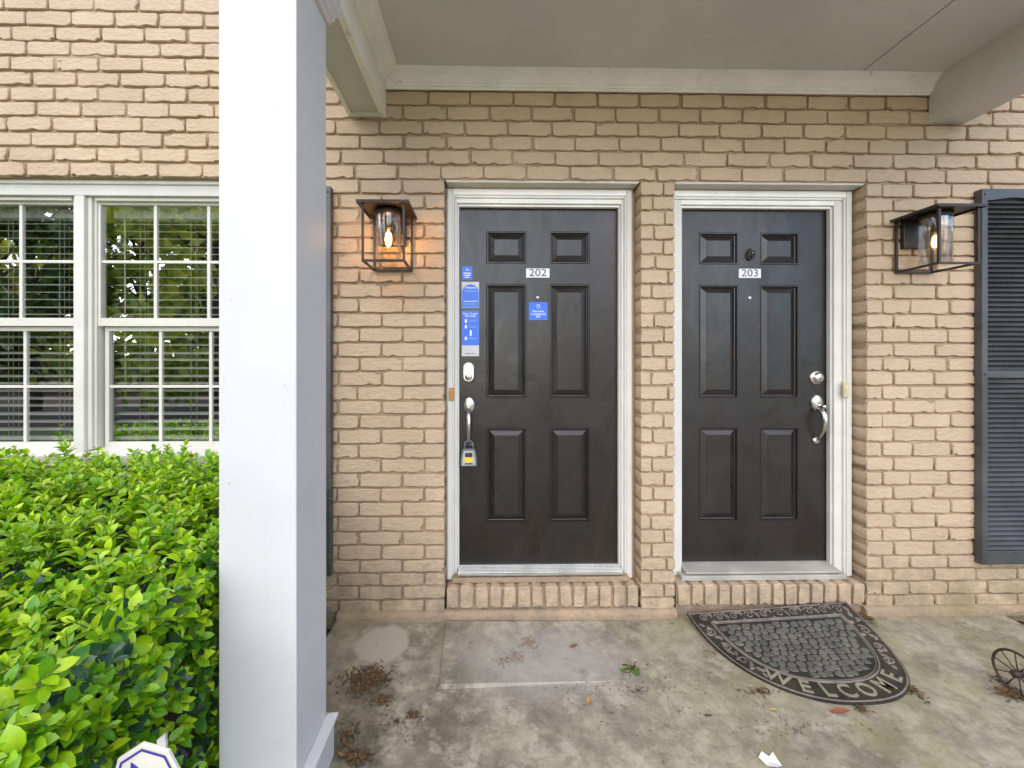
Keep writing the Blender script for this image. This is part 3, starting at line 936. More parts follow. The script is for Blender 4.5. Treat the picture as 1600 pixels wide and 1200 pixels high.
# arched sticker
s3, a, b = sticker('grey sticker with a blue arch in the middle of the left stile', 'sticker', M['sticker_grey'], 721.5, 748.5, 440.5, 481.5)
cx = (a.x + b.x) / 2; hw = (b.x - a.x) / 2 - 0.002
arch = [(cx - hw, b.z + 0.002), (cx + hw, b.z + 0.002)] + [(cx + hw * math.cos(rad(k * 15)), a.z - 0.014 - hw * 1.0 + hw * math.sin(rad(k * 15))) for k in range(13)]
MB().prism(arch, yS, yS + 0.001).build('arch_print', M['sticker_blue'], s3)
text_on('lettering', 'Welcome', M['print_white'], s3, cx, yS - 0.0006, lerp(a.z, b.z, 0.22), 0.016, None, 0.0003)
for f_, wd, mt in ((0.33, 0.038, 'print_pale'), (0.37, 0.036, 'print_pale'), (0.74, 0.040, 'print_white'), (0.82, 0.034, 'print_pale'), (0.87, 0.036, 'print_pale'), (0.94, 0.042, 'print_pale')):
    line(s3, M[mt], cx - wd, cx + wd, lerp(a.z, b.z, f_), 0.0035, yS - 0.0006)
# long instruction sticker
s4, a, b = sticker('long blue sticker with grey foot lowest on the left stile', 'sticker', M['sticker_grey'], 721.5, 748.5, 485.5, 556.5)
cx = (a.x + b.x) / 2
MB().box(a.x + 0.0005, b.x - 0.0005, yS, yS + 0.0011, lerp(a.z, b.z, 0.76), a.z - 0.0005).build('blue_print', M['sticker_blue'], s4)
text_on('lettering', 'How To tour', M['print_white'], s4, cx, yS - 0.0006, lerp(a.z, b.z, 0.065), 0.0155, None, 0.0003)
text_on('lettering', 'this home', M['print_white'], s4, cx, yS - 0.0006, lerp(a.z, b.z, 0.118), 0.0155, None, 0.0003)
for f_ in (0.225, 0.35, 0.61):
    z = lerp(a.z, b.z, f_)
    MB().box(cx - 0.032, cx - 0.020, yS - 0.0006, yS, z - 0.010, z + 0.010).build('icon', M['print_white'], s4)
    line(s4, M['print_pale'], cx - 0.012, cx + 0.038, z + 0.004, 0.003, yS - 0.0006)
    line(s4, M['print_pale'], cx - 0.012, cx + 0.034, z - 0.004, 0.003, yS - 0.0006)
MB().prism(rrect(cx + 0.002, lerp(a.z, b.z, 0.49), 0.011, 0.034, 0.005), yS - 0.0006, yS).build('icon', M['print_white'], s4)
line(s4, M['grey_rubber'], cx - 0.03, cx + 0.03, lerp(a.z, b.z, 0.945), 0.004)

# keypad deadbolt of 202
c = W(732.5, 581, YD)
kp = MB().prism(rrect(c.x, c.z, 0.066, 0.118, 0.032, 6), YD - 0.030, YD + 0.001, 0.006).build('keypad_lock', M['nickel'], doorA)
for i in range(3):
    for j in range(4):
        MB().prism(rrect(c.x + (j - 1.5) * 0.0122, c.z + 0.038 - i * 0.0145, 0.009, 0.010, 0.003, 2), YD - 0.033, YD - 0.028, 0.001).build('button', M['print_white'], kp)
MB().lathe((c.x, YD - 0.029, c.z - 0.028), 'y-', [(0.021, 0), (0.021, 0.008), (0.018, 0.012)], 20).build('cylinder', M['nickel'], kp)
MB().box(c.x - 0.002, c.x + 0.002, YD - 0.0425, YD - 0.04, c.z - 0.034, c.z - 0.022).build('keyhole', M['dark'], kp)

# handle set of 202
c = W(733, 633, YD)
hs = MB().lathe((c.x, YD, c.z), 'y-', [(0.033, -0.001), (0.033, 0.006), (0.028, 0.012), (0.012, 0.014)], 28, sx=1.0, sz=1.5).build('handle_set', M['nickel'], doorA)
MB().tube([(c.x, YD - 0.008, c.z - 0.012), (c.x, YD - 0.045, c.z - 0.010), (c.x, YD - 0.058, c.z - 0.014)], [0.011, 0.010, 0.012], 10).build('thumb_piece', M['nickel'], hs)
zl = Z(697, YD)
MB().tube([(c.x, YD - 0.006, c.z - 0.030), (c.x, YD - 0.032, c.z - 0.038), (c.x, YD - 0.052, c.z - 0.065), (c.x, YD - 0.060, c.z - 0.105), (c.x, YD - 0.055, c.z - 0.150), (c.x, YD - 0.035, c.z - 0.195), (c.x, YD - 0.012, zl + 0.012), (c.x, YD - 0.001, zl + 0.008)],
          [0.016, 0.0145, 0.013, 0.0125, 0.011, 0.009, 0.009, 0.011], 12).build('grip', M['nickel'], hs)
MB().lathe((c.x, YD, zl + 0.008), 'y-', [(0.016, -0.001), (0.016, 0.005), (0.011, 0.010)], 16).build('foot', M['nickel'], hs)

# key lock box hanging from that handle
lb = W(733, 729, 0.09)
lx = c.x
lbx = thing('lock_box', 'small grey key lock box with yellow label hanging from the door handle', 'lock box', (lx, 0.10, lb.z))
zt_ = Z(697, 0.09); zc = Z(702, 0.09)
yl = 0.088
sh_pts = [(lx - 0.024, yl + 0.02, zc - 0.004), (lx - 0.024, yl + 0.02, zc + 0.022)] + [(lx + 0.024 * math.cos(rad(180 - 30 * k)), yl + 0.02, zc + 0.026 + 0.018 * math.sin(rad(30 * k))) for k in range(1, 6)] + [(lx + 0.024, yl + 0.02, zc + 0.022), (lx + 0.024, yl + 0.02, zc - 0.004)]
MB().tube(sh_pts, 0.005, 8).build('shackle', M['grey_rubber'], lbx)
hgt = zc - lb.z
body = [(lx - 0.047, lb.z), (lx + 0.047, lb.z), (lx + 0.047, lb.z + hgt * 0.35), (lx + 0.038, zc - 0.008), (lx + 0.030, zc), (lx - 0.030, zc), (lx - 0.038, zc - 0.008), (lx - 0.047, lb.z + hgt * 0.35)]
MB().prism(body, yl, yl + 0.04, 0.004).build('body', M['grey_rubber'], lbx)
cv = [(lx + (x - lx) * 0.80, lb.z + 0.006 + (z - lb.z) * 0.86) for x, z in body]
MB().prism(cv, yl - 0.004, yl + 0.003, 0.002).build('cover', M['silver'], lbx)
MB().prism(rrect(lx, lb.z + hgt * 0.68, 0.042, 0.024, 0.006, 3), yl - 0.006, yl - 0.003).build('dial_window', M['dark'], lbx)
MB().prism(rrect(lx, lb.z + hgt * 0.40, 0.046, 0.026, 0.003, 2), yl - 0.0058, yl - 0.003).build('label', M['yellow'], lbx)
MB().prism(rrect(lx, lb.z + hgt * 0.17, 0.046, 0.007, 0.002, 2), yl - 0.0056, yl - 0.003).build('lettering_strip', M['ink'], lbx)

# door bells on the casings
def bell(label, px, py, wpx, hpx, mat):
    c = W(px, py, YF - 0.011)
    s = (c.y - CAM.y) / F
    t = thing('doorbell', label, 'doorbell', (c.x, YF - 0.01, c.z - hpx * s / 2))
    MB().prism(rrect(c.x, c.z, wpx * s, hpx * s, 0.004, 3), YF - 0.020, YF - 0.008, 0.003).build('plate', mat, t)
    MB().prism(rrect(c.x, c.z, wpx * s * 0.5, hpx * s * 0.42, 0.003, 3), YF - 0.024, YF - 0.019, 0.001).build('button', mat, t)
    for k in (-1, 1):
        MB().lathe((c.x, YF - 0.019, c.z + k * hpx * s * 0.38), 'y-', [(0.002, 0), (0.0018, 0.002)], 8).build('screw', M['dark'], t)
bell('small brass brown doorbell on the left casing of the 202 door', 705.5, 616, 8.0, 20, M['brass_bell'])
bell('beige doorbell on the right casing of the 203 door', 1320.5, 609, 8.5, 24, M['bell_beige'])

# 203: deadbolt, handle, knocker
c = W(1275, 590, YD)
db = MB().lathe((c.x, YD, c.z), 'y-', [(0.042, -0.001), (0.042, 0.005), (0.036, 0.012), (0.028, 0.013), (0.026, 0.028), (0.020, 0.032)], 28).build('deadbolt', M['nickel'], doorB)
MB().box(c.x - 0.002, c.x + 0.002, YD - 0.0335, YD - 0.031, c.z - 0.009, c.z + 0.004).build('keyhole', M['dark'], db)
c = W(1275, 629, YD)
hb = MB().lathe((c.x, YD, c.z), 'y-', [(0.036, -0.001), (0.036, 0.007), (0.030, 0.016), (0.020, 0.020)], 28, sz=1.38).build('handle_set', M['nickel'], doorB)
MB().tube([(c.x, YD - 0.012, c.z - 0.020), (c.x + 0.002, YD - 0.045, c.z - 0.016), (c.x + 0.004, YD - 0.062, c.z - 0.022)], [0.013, 0.009, 0.012], 10).build('thumb_piece', M['nickel'], hb)
zl = W(1273, 688, YD).z
MB().tube([(c.x, YD - 0.008, c.z - 0.034), (c.x, YD - 0.036, c.z - 0.040), (c.x, YD - 0.060, c.z - 0.068), (c.x, YD - 0.066, c.z - 0.105), (c.x, YD - 0.056, c.z - 0.150), (c.x - 0.001, YD - 0.032, c.z - 0.190), (c.x - 0.002, YD - 0.004, zl)],
          [0.013, 0.015, 0.015, 0.0135, 0.011, 0.009, 0.009], 12).build('grip', M['nickel'], hb)
MB().lathe((c.x - 0.003, YD, zl), 'y-', [(0.022, -0.001), (0.022, 0.006), (0.015, 0.013), (0.008, 0.014)], 20).build('foot', M['nickel'], hb)
c = W(1171.5, 397, YD)
kn = MB().lathe((c.x, YD, c.z + 0.006), 'y-', [(0.017, -0.001), (0.016, 0.006), (0.010, 0.011)], 20, sz=1.6).build('knocker', M['bronze'], doorB)
MB().tube([(c.x + 0.018 * math.sin(rad(a_)), YD - 0.013 - 0.006 * math.cos(rad(a_)), c.z - 0.010 + 0.024 * math.cos(rad(a_))) for a_ in range(0, 361, 30)], 0.005, 8, cap=False).build('ring', M['bronze'], kn)
MB().lathe((c.x + 0.006, YD - 0.012, c.z + 0.004), 'y-', [(0.006, 0), (0.005, 0.006), (0.002, 0.008)], 10).build('stud', M['nickel'], kn)

# ------------------------------------------------------------------ wall lanterns
def make_lantern(label, xc, glow):
    t = thing('wall_lantern', label, 'lantern', (xc, 0, 1.90), 'box lanterns by the doors')
    zt = Z(340.7, -0.005, 650); zb_ = Z(422.5, -0.012, 650)
    y0, y1 = -0.012, -0.222
    hw = 0.1
    # roof plate with its turned-down rim
    m = MB(); m.box(xc - 0.128, xc + 0.128, -0.002, -0.243, zt, zt + 0.006)
    rp = m.build('roof_plate', M['bronze'], t, 0.0015)
    m = MB()
    m.box(xc - 0.128, xc + 0.128, -0.243, -0.239, zt - 0.008, zt); m.box(xc - 0.128, xc - 0.124, -0.239, -0.002, zt - 0.008, zt); m.box(xc + 0.124, xc + 0.128, -0.239, -0.002, zt - 0.008, zt)
    m.build('rim', M['bronze'], rp)
    r = 0.0055
    for (px_, py_) in ((xc - hw, y0), (xc + hw, y0), (xc - hw, y1), (xc + hw, y1)):
        box('post', M['bronze'], t, px_ - r, px_ + r, py_ - r, py_ + r, zb_ + r, zt, 0.001)
    for yy in (y0, y1):
        box('bottom_rail', M['bronze'], t, xc - hw - r, xc + hw + r, yy - r, yy + r, zb_ - r, zb_ + r, 0.001)
    for xx in (xc - hw, xc + hw):
        box('bottom_rail', M['bronze'], t, xx - r, xx + r, y1 + r, y0 - r, zb_ - r, zb_ + r, 0.001)
    box('back_plate', M['bronze'], t, xc - 0.07, xc + 0.07, -0.024, 0.0, zt - 0.155, zt - 0.002, 0.003)
    yc = -0.117
    # glass chimney, open at the bottom
    n = 40
    m = MB(); vs = []; zz = [zt - 0.03, zb_ + 0.012]
    for rr in (0.064, 0.0615):
        for z in zz:
            vs += [(xc + rr * math.cos(2 * math.pi * k / n), yc + rr * math.sin(2 * math.pi * k / n), z) for k in range(n)]
    fs = []
    for k in range(n):
        k2 = (k + 1) % n
        fs += [(k, k2, n + k2, n + k), (2 * n + k, 3 * n + k, 3 * n + k2, 2 * n + k2), (n + k, n + k2, 3 * n + k2, 3 * n + k)]
    m.add(vs, fs, True); m.build('glass_cylinder', M['lamp_glass'], t)
    MB().lathe((xc, yc, zt - 0.034), 'z', [(0.060, 0.0), (0.066, 0.008), (0.066, 0.034)], 32).build('glass_holder', M['bronze'], t)
    so_ = MB().lathe((xc, yc, zt - 0.095), 'z', [(0.014, 0.0), (0.017, 0.006), (0.017, 0.055), (0.022, 0.062)], 20).build('socket', M['bronze'], t)
    bz = zt - 0.095
    bu = MB().lathe((xc, yc, bz), 'z', [(0.003, -0.105), (0.014, -0.098), (0.024, -0.080), (0.027, -0.060), (0.023, -0.035), (0.014, -0.012), (0.013, 0.0)], 20).build('bulb', M['bulb'], t)
    f = MB()
    f.tube([(xc, yc, bz - 0.018), (xc, yc, bz - 0.03), (xc, yc, bz - 0.055), (xc, yc, bz - 0.078), (xc, yc, bz - 0.084)], [0.005, 0.013, 0.0165, 0.013, 0.005], 12)
    f.build('filament', glow, bu)
    return t, Vector((xc, yc, bz - 0.055))

xcA = (X(556, -0.243) + X(638.5, -0.243)) / 2
la, pA = make_lantern('lit bronze box lantern glowing orange left of the 202 door', xcA, M['glow_a'])
xcB = (X(1467.6, -0.243) + X(1543, -0.243)) / 2
lbn, pB = make_lantern('bronze box lantern with clear glass overlapping the black shutter', xcB, M['glow_b'])
for (p, e, par) in ((pA, 34.0, la), (pB, 2.0, lbn)):
    ld = bpy.data.lights.new('bulb_light', 'POINT'); ld.energy = e; ld.color = (1.0, 0.56, 0.22); ld.shadow_soft_size = 0.014
    lo = bpy.data.objects.new('bulb_light', ld); COL.objects.link(lo)
    lo.parent = par; lo.location = p - ORG[par.name]

# ------------------------------------------------------------------ shutters
def make_shutter(label, x0, x1, z0, z1):
    yf, yb = -0.040, 0.0
    t = thing('shutter', label, 'shutter', ((x0 + x1) / 2, 0, z0), 'black louvred shutters')
    st = 0.032
    for a in (x0, x1 - st):
        box('stile', M['shutter'], t, a, a + st, yf, yb, z0, z1, 0.003)
    zm = lerp(z0, z1, 0.507)
    box('bottom_rail', M['shutter'], t, x0 + st, x1 - st, yf + 0.002, yb, z0, z0 + 0.075, 0.002)
    box('middle_rail', M['shutter'], t, x0 + st, x1 - st, yf + 0.002, yb, zm - 0.020, zm + 0.020, 0.002)
    # top rail with a shallow cathedral arch
    n = 16; pts = [(x0 + st, z1), ]
    zr = z1 - 0.062
    low = [(lerp(x0 + st, x1 - st, k / n), zr + 0.016 * (math.sin(math.pi * k / n) ** 2)) for k in range(n + 1)]
    pts = [(x1 - st, z1), (x0 + st, z1)] + low
    m = MB(); k = len(pts)
    vs = [(x, yf + 0.002, z) for x, z in pts] + [(x, yb, z) for x, z in pts]
    fs = [tuple(range(k)), tuple(range(2 * k - 1, k - 1, -1))] + [(i, (i + 1) % k, k + (i + 1) % k, k + i) for i in range(k)]
    m.add(vs, fs); m.build('top_rail', M['shutter'], t)
    box('back_board', M['shutter'], t, x0 + st, x1 - st, -0.012, -0.004, z0 + 0.07, z1 - 0.04, 0)
    lo = MB().sweep([(-0.036, -0.011), (-0.034, -0.0125), (-0.010, 0.010), (-0.012, 0.0125)], x0 + st, x1 - st, 'x')
    me = lo.mesh('louvre', Vector((0, 0, 0))); me.materials.append(M['shutter'])
    pit = 0.0268
    for (za, zb2) in ((z0 + 0.078, zm - 0.022), (zm + 0.022, zr + 0.010)):
        nn = int((zb2 - za) / pit)
        p_ = (zb2 - za) / nn
        for i in range(nn):
            o = bpy.data.objects.new('louvre', me); COL.objects.link(o); o.parent = t
            o.location = Vector((0, 0, za + (i + 0.5) * p_)) - ORG[t.name]
    for (xx, zz) in ((x0 + st * .5, z1 - 0.03), (x1 - st * .5, z1 - 0.03), (x0 + st * .5, zm), (x1 - st * .5, zm), (x0 + st * .5, z0 + 0.03)):
        MB().lathe((xx, yf, zz), 'y-', [(0.006, -0.001), (0.006, 0.003), (0.003, 0.005)], 10).build('screw_cap', M['shutter'], t)
sx0 = X(1535, -0.04)
make_shutter('black louvred shutter at the right edge beside the clear lantern', sx0, sx0 + 0.37, Z(883, -0.04, 1530), Z(294.5, -0.04, 1530))
sx1 = X(516.5, -0.04)
make_shutter('black louvred shutter mostly hidden behind the white column', sx1 - 0.37, sx1, Z(900, -0.04, 516), Z(290.5, -0.04, 516))

# ------------------------------------------------------------------ windows
YW = 0.055
zs_top = Z(288, YW, 120)
zs_bot = Z(728, 0.02, 120)
wf = thing('window_frame', 'white painted frame and sill of the paired windows', 'window frame', (X(123, YW), YW, zs_bot))
xm0, xm1 = X(115.5, YW), X(131, YW)
UN = 1.042
xr_end = xm1 + UN - (xm1 - xm0)
xl_end = xm0 - (UN - (xm1 - xm0))
box('head', M['white'], wf, xl_end - 0.06, xr_end + 0.06, YW + 0.001, YW + 0.12, Z(305, YW, 120), zs_top, 0.004)
box('head_trim', M['cream'], wf, xl_end - 0.06, xr_end + 0.06, YW - 0.012, YW + 0.03, zs_top + 0.0005, ROWS[0] + 0.004, 0.004)
box('mullion', M['white'], wf, xm0, xm1, YW, YW + 0.14, Z(716, YW, 120), Z(305, YW, 120) - 0.0005, 0.004)
box('side_casing', M['white'], wf, xr_end, xr_end + 0.06, YW, YW + 0.14, Z(716, YW, 120), Z(305, YW, 120) - 0.0005, 0.004)
box('side_casing', M['white'], wf, xl_end - 0.06, xl_end, YW, YW + 0.14, Z(716, YW, 120), Z(305, YW, 120) - 0.0005, 0.004)
zsill = Z(712, 0.02, 120)
m = MB(); m.sweep([(0.02, zs_bot), (0.02, zsill), (YW + 0.10, zsill + 0.028), (YW + 0.10, zs_bot)], xl_end - 0.08, xr_end + 0.08, 'x')
m.build('sill', M['white'], wf, 0.004)

def make_window(label):
    """right-hand unit in place; a double-hung window with two sashes of six panes"""
    t = thing('window', label, 'window', ((xm1 + xr_end) / 2, YW + 0.02, zsill), 'paired double-hung windows')
    x0, x1 = xm1 + 0.001, xr_end - 0.001
    zt0 = Z(305, YW, 120) - 0.001
    zb0 = zsill + 0.020
    # tracks
    m = MB()
    for (a, s) in ((x0, 1), (x1, -1)):
        m.box(a, a + s * 0.022, YW + 0.020, YW + 0.10, zb0, zt0)
        m.box(a + s * 0.022, a + s * 0.034, YW + 0.036, YW + 0.10, zb0, zt0)
    m.box(x0 + 0.0345, x1 - 0.0345, YW + 0.022, YW + 0.10, Z(314.5, YW + 0.03, 200), zt0)
    m.build('track', M['vinyl'], t, 0.002)
    yU, yL = YW + 0.045, YW + 0.072
    gx0, gx1 = X(157, yU), 0
    gx1 = x1 - (gx0 - x0)
    zu0, zu1 = Z(497, yU, 240), Z(320.5, yU, 240)
    zl0, zl1 = Z(690.5, yL, 240), Z(517.5, yL, 240)
    def sash(nm, ya, yb_, a, b, z0, z1, rail_top, rail_bot, st):
        m = MB()
        m.box(a - st, a, ya, yb_, z0 - rail_bot, z1 + rail_top); m.box(b, b + st, ya, yb_, z0 - rail_bot, z1 + rail_top)
        m.box(a, b, ya + 0.0008, yb_, z1, z1 + rail_top); m.box(a, b, ya + 0.0008, yb_, z0 - rail_bot, z0)
        s = m.build(nm, M['vinyl'], t, 0.0025)
        yg = (ya + yb_) / 2 + 0.004
        pw = (b - a) / 3
        for k in (1, 2):
            box('muntin', M['vinyl'], s, a + pw * k - 0.009, a + pw * k + 0.009, yg - 0.009, yg + 0.004, z0, z1, 0.002)
        zm = (z0 + z1) / 2
        for k in range(3):
            xa = a + pw * k + (0.0092 if k else 0); xb = a + pw * (k + 1) - (0.0092 if k < 2 else 0)
            box('muntin', M['vinyl'], s, xa, xb, yg - 0.009, yg + 0.004, zm - 0.008, zm + 0.008, 0.002)
            for (za, zc_) in ((z0, zm - 0.008), (zm + 0.008, z1)):
                p = MB(); tl = R.uniform(-0.0005, 0.0005)
                p.add([(xa, yg, za), (xb, yg + tl, za), (xb, yg, zc_), (xa, yg - tl, zc_)], [(0, 1, 2, 3)])
                p.build('pane', M['pane'], s, fix=False)
    sash('upper_sash', yU, yU + 0.024, gx0, gx1, zu0, zu1, 0.017, 0.046, 0.032)
    lx0 = X(170, yL)
    sash('lower_sash', yL, yL + 0.024, lx0, x1 - (lx0 - x0), zl0, zl1, 0.024, 0.036, 0.022)
    return t, gx0, gx1, zl0, zu1
winR, gx0, gx1, gz0, gz1 = make_window('white double-hung window next to the column')

def make_blind(label):
    yb = YW + 0.150
    t = thing('window_blind', label, 'blind', ((gx0 + gx1) / 2, yb, gz0), 'white blinds in the paired windows')
    a, b = gx0 + 0.005, gx1 - 0.005
    box('head_rail', M['blind'], t, a, b, yb - 0.032, yb + 0.03, gz1 - 0.05, gz1 + 0.02, 0.002)
    sl_ = MB()
    n = 6; hw = 0.0245
    pr_ = [( -hw + 2 * hw * k / n, 0.003 * (1 - (2 * k / n - 1) ** 2)) for k in range(n + 1)]
    pr_ = [(p, q + (p) * 0.22) for p, q in pr_]
    prof = [(p, q + 0.0012) for p, q in pr_] + [(p, q - 0.0012) for p, q in reversed(pr_)]
    sl_.sweep(prof, a, b, 'x')
    me = sl_.mesh('slat', Vector((0, 0, 0))); me.materials.append(M['blind'])
    z = gz1 - 0.075; zend = gz0 + 0.03
    k = 0
    while z > zend:
        o = bpy.data.objects.new('slat', me); COL.objects.link(o); o.parent = t
        o.location = Vector((0, yb + R.uniform(-.001, .001), z + R.uniform(-.001, .001))) - ORG[t.name]
        o.rotation_euler = (R.uniform(-0.05, 0.05), R.uniform(-0.002, 0.002), 0)
        z -= 0.0443; k += 1
    box('bottom_rail', M['blind'], t, a, b, yb - 0.024, yb + 0.024, gz0 + 0.002, gz0 + 0.022, 0.003)
    for f in (0.17, 0.5, 0.83):
        xx = lerp(a, b, f)
        for dy in (-0.027, 0.027):
            MB().tube([(xx, yb + dy, gz1 - 0.05), (xx + R.uniform(-.002, .002), yb + dy, gz0 + 0.02)], 0.0016, 5).build('cord', M['cord'], t)
        MB().tube([(xx + 0.03, yb - 0.03, gz1 - 0.05), (xx + 0.032, yb - 0.03, gz0 + 0.02)], 0.0012, 5).build('cord', M['cord'], t)
    MB().tube([(a + 0.07, yb - 0.036, gz1 - 0.04), (a + 0.072, yb - 0.036, gz0 + 0.35)], 0.004, 6).build('wand', M['blind'], t)
    return t
blR = make_blind('white slatted blind behind the window next to the column')
winL = copy_tree(winR); winL.location.x -= UN; winL['label'] = 'white double-hung window cut off by the left edge of the picture'
blL = copy_tree(blR); blL.location.x -= UN; blL['label'] = 'white slatted blind in the window at the left edge of the picture'
# the dim room behind
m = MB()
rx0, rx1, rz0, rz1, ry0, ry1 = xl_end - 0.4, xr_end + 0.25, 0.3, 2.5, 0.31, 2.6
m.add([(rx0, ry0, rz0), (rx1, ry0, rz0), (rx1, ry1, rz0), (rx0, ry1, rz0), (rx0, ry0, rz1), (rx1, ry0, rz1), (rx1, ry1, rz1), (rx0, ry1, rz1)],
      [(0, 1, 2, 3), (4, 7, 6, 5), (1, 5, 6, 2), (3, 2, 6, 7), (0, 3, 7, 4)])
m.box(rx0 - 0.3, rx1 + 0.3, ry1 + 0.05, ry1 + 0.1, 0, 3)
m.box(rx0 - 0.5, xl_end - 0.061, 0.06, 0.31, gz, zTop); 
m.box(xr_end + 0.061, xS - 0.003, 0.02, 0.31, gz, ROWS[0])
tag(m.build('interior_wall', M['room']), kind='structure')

# ------------------------------------------------------------------ porch column and roof
CD = 1.200
xc1 = G(463, 567.001).x if False else None
def PD(px, d):           # x at camera depth d
    u = (px - PX) / F
    return CAM + (Vector((u * cy + sy, -u * sy + cy, 0))) * d
pR = PD(463, CD); pLft = PD(343, CD); pB = PD(510, CD * 1.189)
cx1 = (pR.x + pB.x) / 2; cx0 = pLft.x
cyf = pR.y; cyb = pB.y
col = thing('porch_column', 'square white boxed porch column at the edge of the slab', 'column', ((cx0 + cx1) / 2, (cyf + cyb) / 2, 0))
zcap = 2.586
m = MB(); m.box(cx0, cx1, cyf, cyb, 0.0, 2.735)
m.build('shaft', M['column'], col, 0.003)
e = 0.020
m = MB(); m.box(cx0 - e, cx1 + e, cyf - e, cyb + e, 0.0, 0.135)
m.build('plinth', M['column'], col, 0.003)
def collar(name, z0, z1, prof):
    m = MB(); vs = []
    for (o_, zz) in prof:
        vs += [(cx0 - o_, cyf - o_, zz), (cx1 + o_, cyf - o_, zz), (cx1 + o_, cyb + o_, zz), (cx0 - o_, cyb + o_, zz)]
    fs = []
    for i in range(len(prof) - 1):
        for k in range(4):
            k2 = (k + 1) % 4
            fs.append((i * 4 + k, i * 4 + k2, i * 4 + 4 + k2, i * 4 + 4 + k))
    m.add(vs, fs); m.build(name, M['column'], col)
collar('base_moulding', 0, 0, [(0.0, 0.130), (0.031, 0.132), (0.031, 0.142), (0.018, 0.152), (0.001, 0.160)])
collar('cap_moulding', 0, 0, [(0.001, zcap), (0.012, zcap + 0.002), (0.012, zcap + 0.014), (0.022, zcap + 0.024), (0.022, zcap + 0.036), (0.036, zcap + 0.06), (0.036, 2.734)])

roof = thing('porch_roof', 'porch roof with taupe ceiling, cream crown moulding and side beams', 'porch roof', (0.95, -0.5, 2.7))
zB = Z(184.5, 0, 603)
zC = 2.965
yF_ = cyf - 0.03
bx1 = X(603.5); bx0 = X(545)
rx_0 = X(1451); rx_1 = X(1508)
zR = Z(193.5, 0, 1455)
xseam = X(1348, -0.07)
# ceiling panels with an open joint
box('ceiling_panel', M['ceiling'], roof, bx1 - 0.03, xseam - 0.003, yF_, 0.03, zC, zC + 0.02, 0.001)
box('ceiling_panel', M['ceiling'], roof, xseam + 0.003, rx_0 + 0.03, yF_, 0.03, zC - 0.0015, zC + 0.02, 0.001)
box('roof_deck', M['ceiling'], roof, bx0 - 0.15, rx_1 + 0.15, yF_ - 0.0005, 0.012, zC + 0.10, zC + 0.28, 0.005)
# left beam: boards either side of a recessed soffit
def beam(x0, x1, zb_, side_l, side_r, soff, name='beam'):
    b = box(name, side_r, roof, x0 + 0.03, x1, yF_, 0.0005, zb_ + 0.012, zC + 0.06, 0.002)
    box('side_board', side_l, b, x0, x0 + 0.0295, yF_, 0.0005, zb_, zC + 0.06, 0.002)
    return b
b1 = MB().box(bx1 - 0.030, bx1, yF_, 0.0005, zB, zC + 0.06).build('beam', M['cream'], roof, 0.002)
box('side_board', M['cream'], b1, bx0, bx0 + 0.022, yF_, 0.0005, zB + 0.006, zC + 0.06, 0.002)
box('soffit', M['ceiling'], b1, bx0 + 0.022, bx1 - 0.030, yF_, 0.0005, zB + 0.020, zB + 0.035, 0)
box('end_trim', M['cream'], b1, bx0 + 0.022, bx1 - 0.030, -0.022, 0.0005, zB + 0.004, zB + 0.0195, 0.002)
b2 = MB().box(rx_0, rx_0 + 0.030, yF_, 0.0005, zR, zC + 0.06).build('beam', M['ceiling'], roof, 0.002)
box('side_board', M['column'], b2, rx_1 - 0.022, rx_1, yF_, 0.0005, zR + 0.004, zC + 0.06, 0.002)
box('soffit', M['column'], b2, rx_0 + 0.030, rx_1 - 0.022, yF_, 0.0005, zR + 0.002, zR + 0.02, 0)
# unseen front edge, kept shallow to let light under the roof
box('fascia', M['column'], roof, bx0 - 0.05, rx_1 + 0.05, yF_ - 0.03, yF_ - 0.001, zC - 0.02, zC + 0.27, 0.003)
box('end_board', M['column'], b1, bx0 - 0.01, bx1 + 0.01, yF_ - 0.03, yF_ - 0.001, zB - 0.002, zC - 0.021, 0.002)
box('end_board', M['column'], b2, rx_0 - 0.01, rx_1 + 0.01, yF_ - 0.03, yF_ - 0.001, zR - 0.002, zC - 0.021, 0.002)
# crown moulding
def crown(o_):          # (out from wall, z) profile
    zb_ = zC - 0.085
    return [(0, zb_), (0.010, zb_), (0.012, zb_ + 0.010), (0.020, zb_ + 0.012), (0.022, zb_ + 0.022), (0.030, zb_ + 0.027), (0.036, zb_ + 0.040), (0.046, zb_ + 0.054), (0.060, zb_ + 0.063), (0.064, zb_ + 0.066), (0.066, zb_ + 0.075), (0.074, zb_ + 0.078), (0.075, zC - 0.0005), (0, zC - 0.0005)]
MB().sweep([(-p - 0.0, q) for p, q in crown(0)], bx1 + 0.001, rx_0 - 0.001, 'x').build('crown_moulding', M['cream'], roof, 0.001)
MB().sweep([(bx1 + p, q) for p, q in crown(0)], yF_, -0.0745, 'y').build('crown_moulding', M['cream'], roof, 0.001)

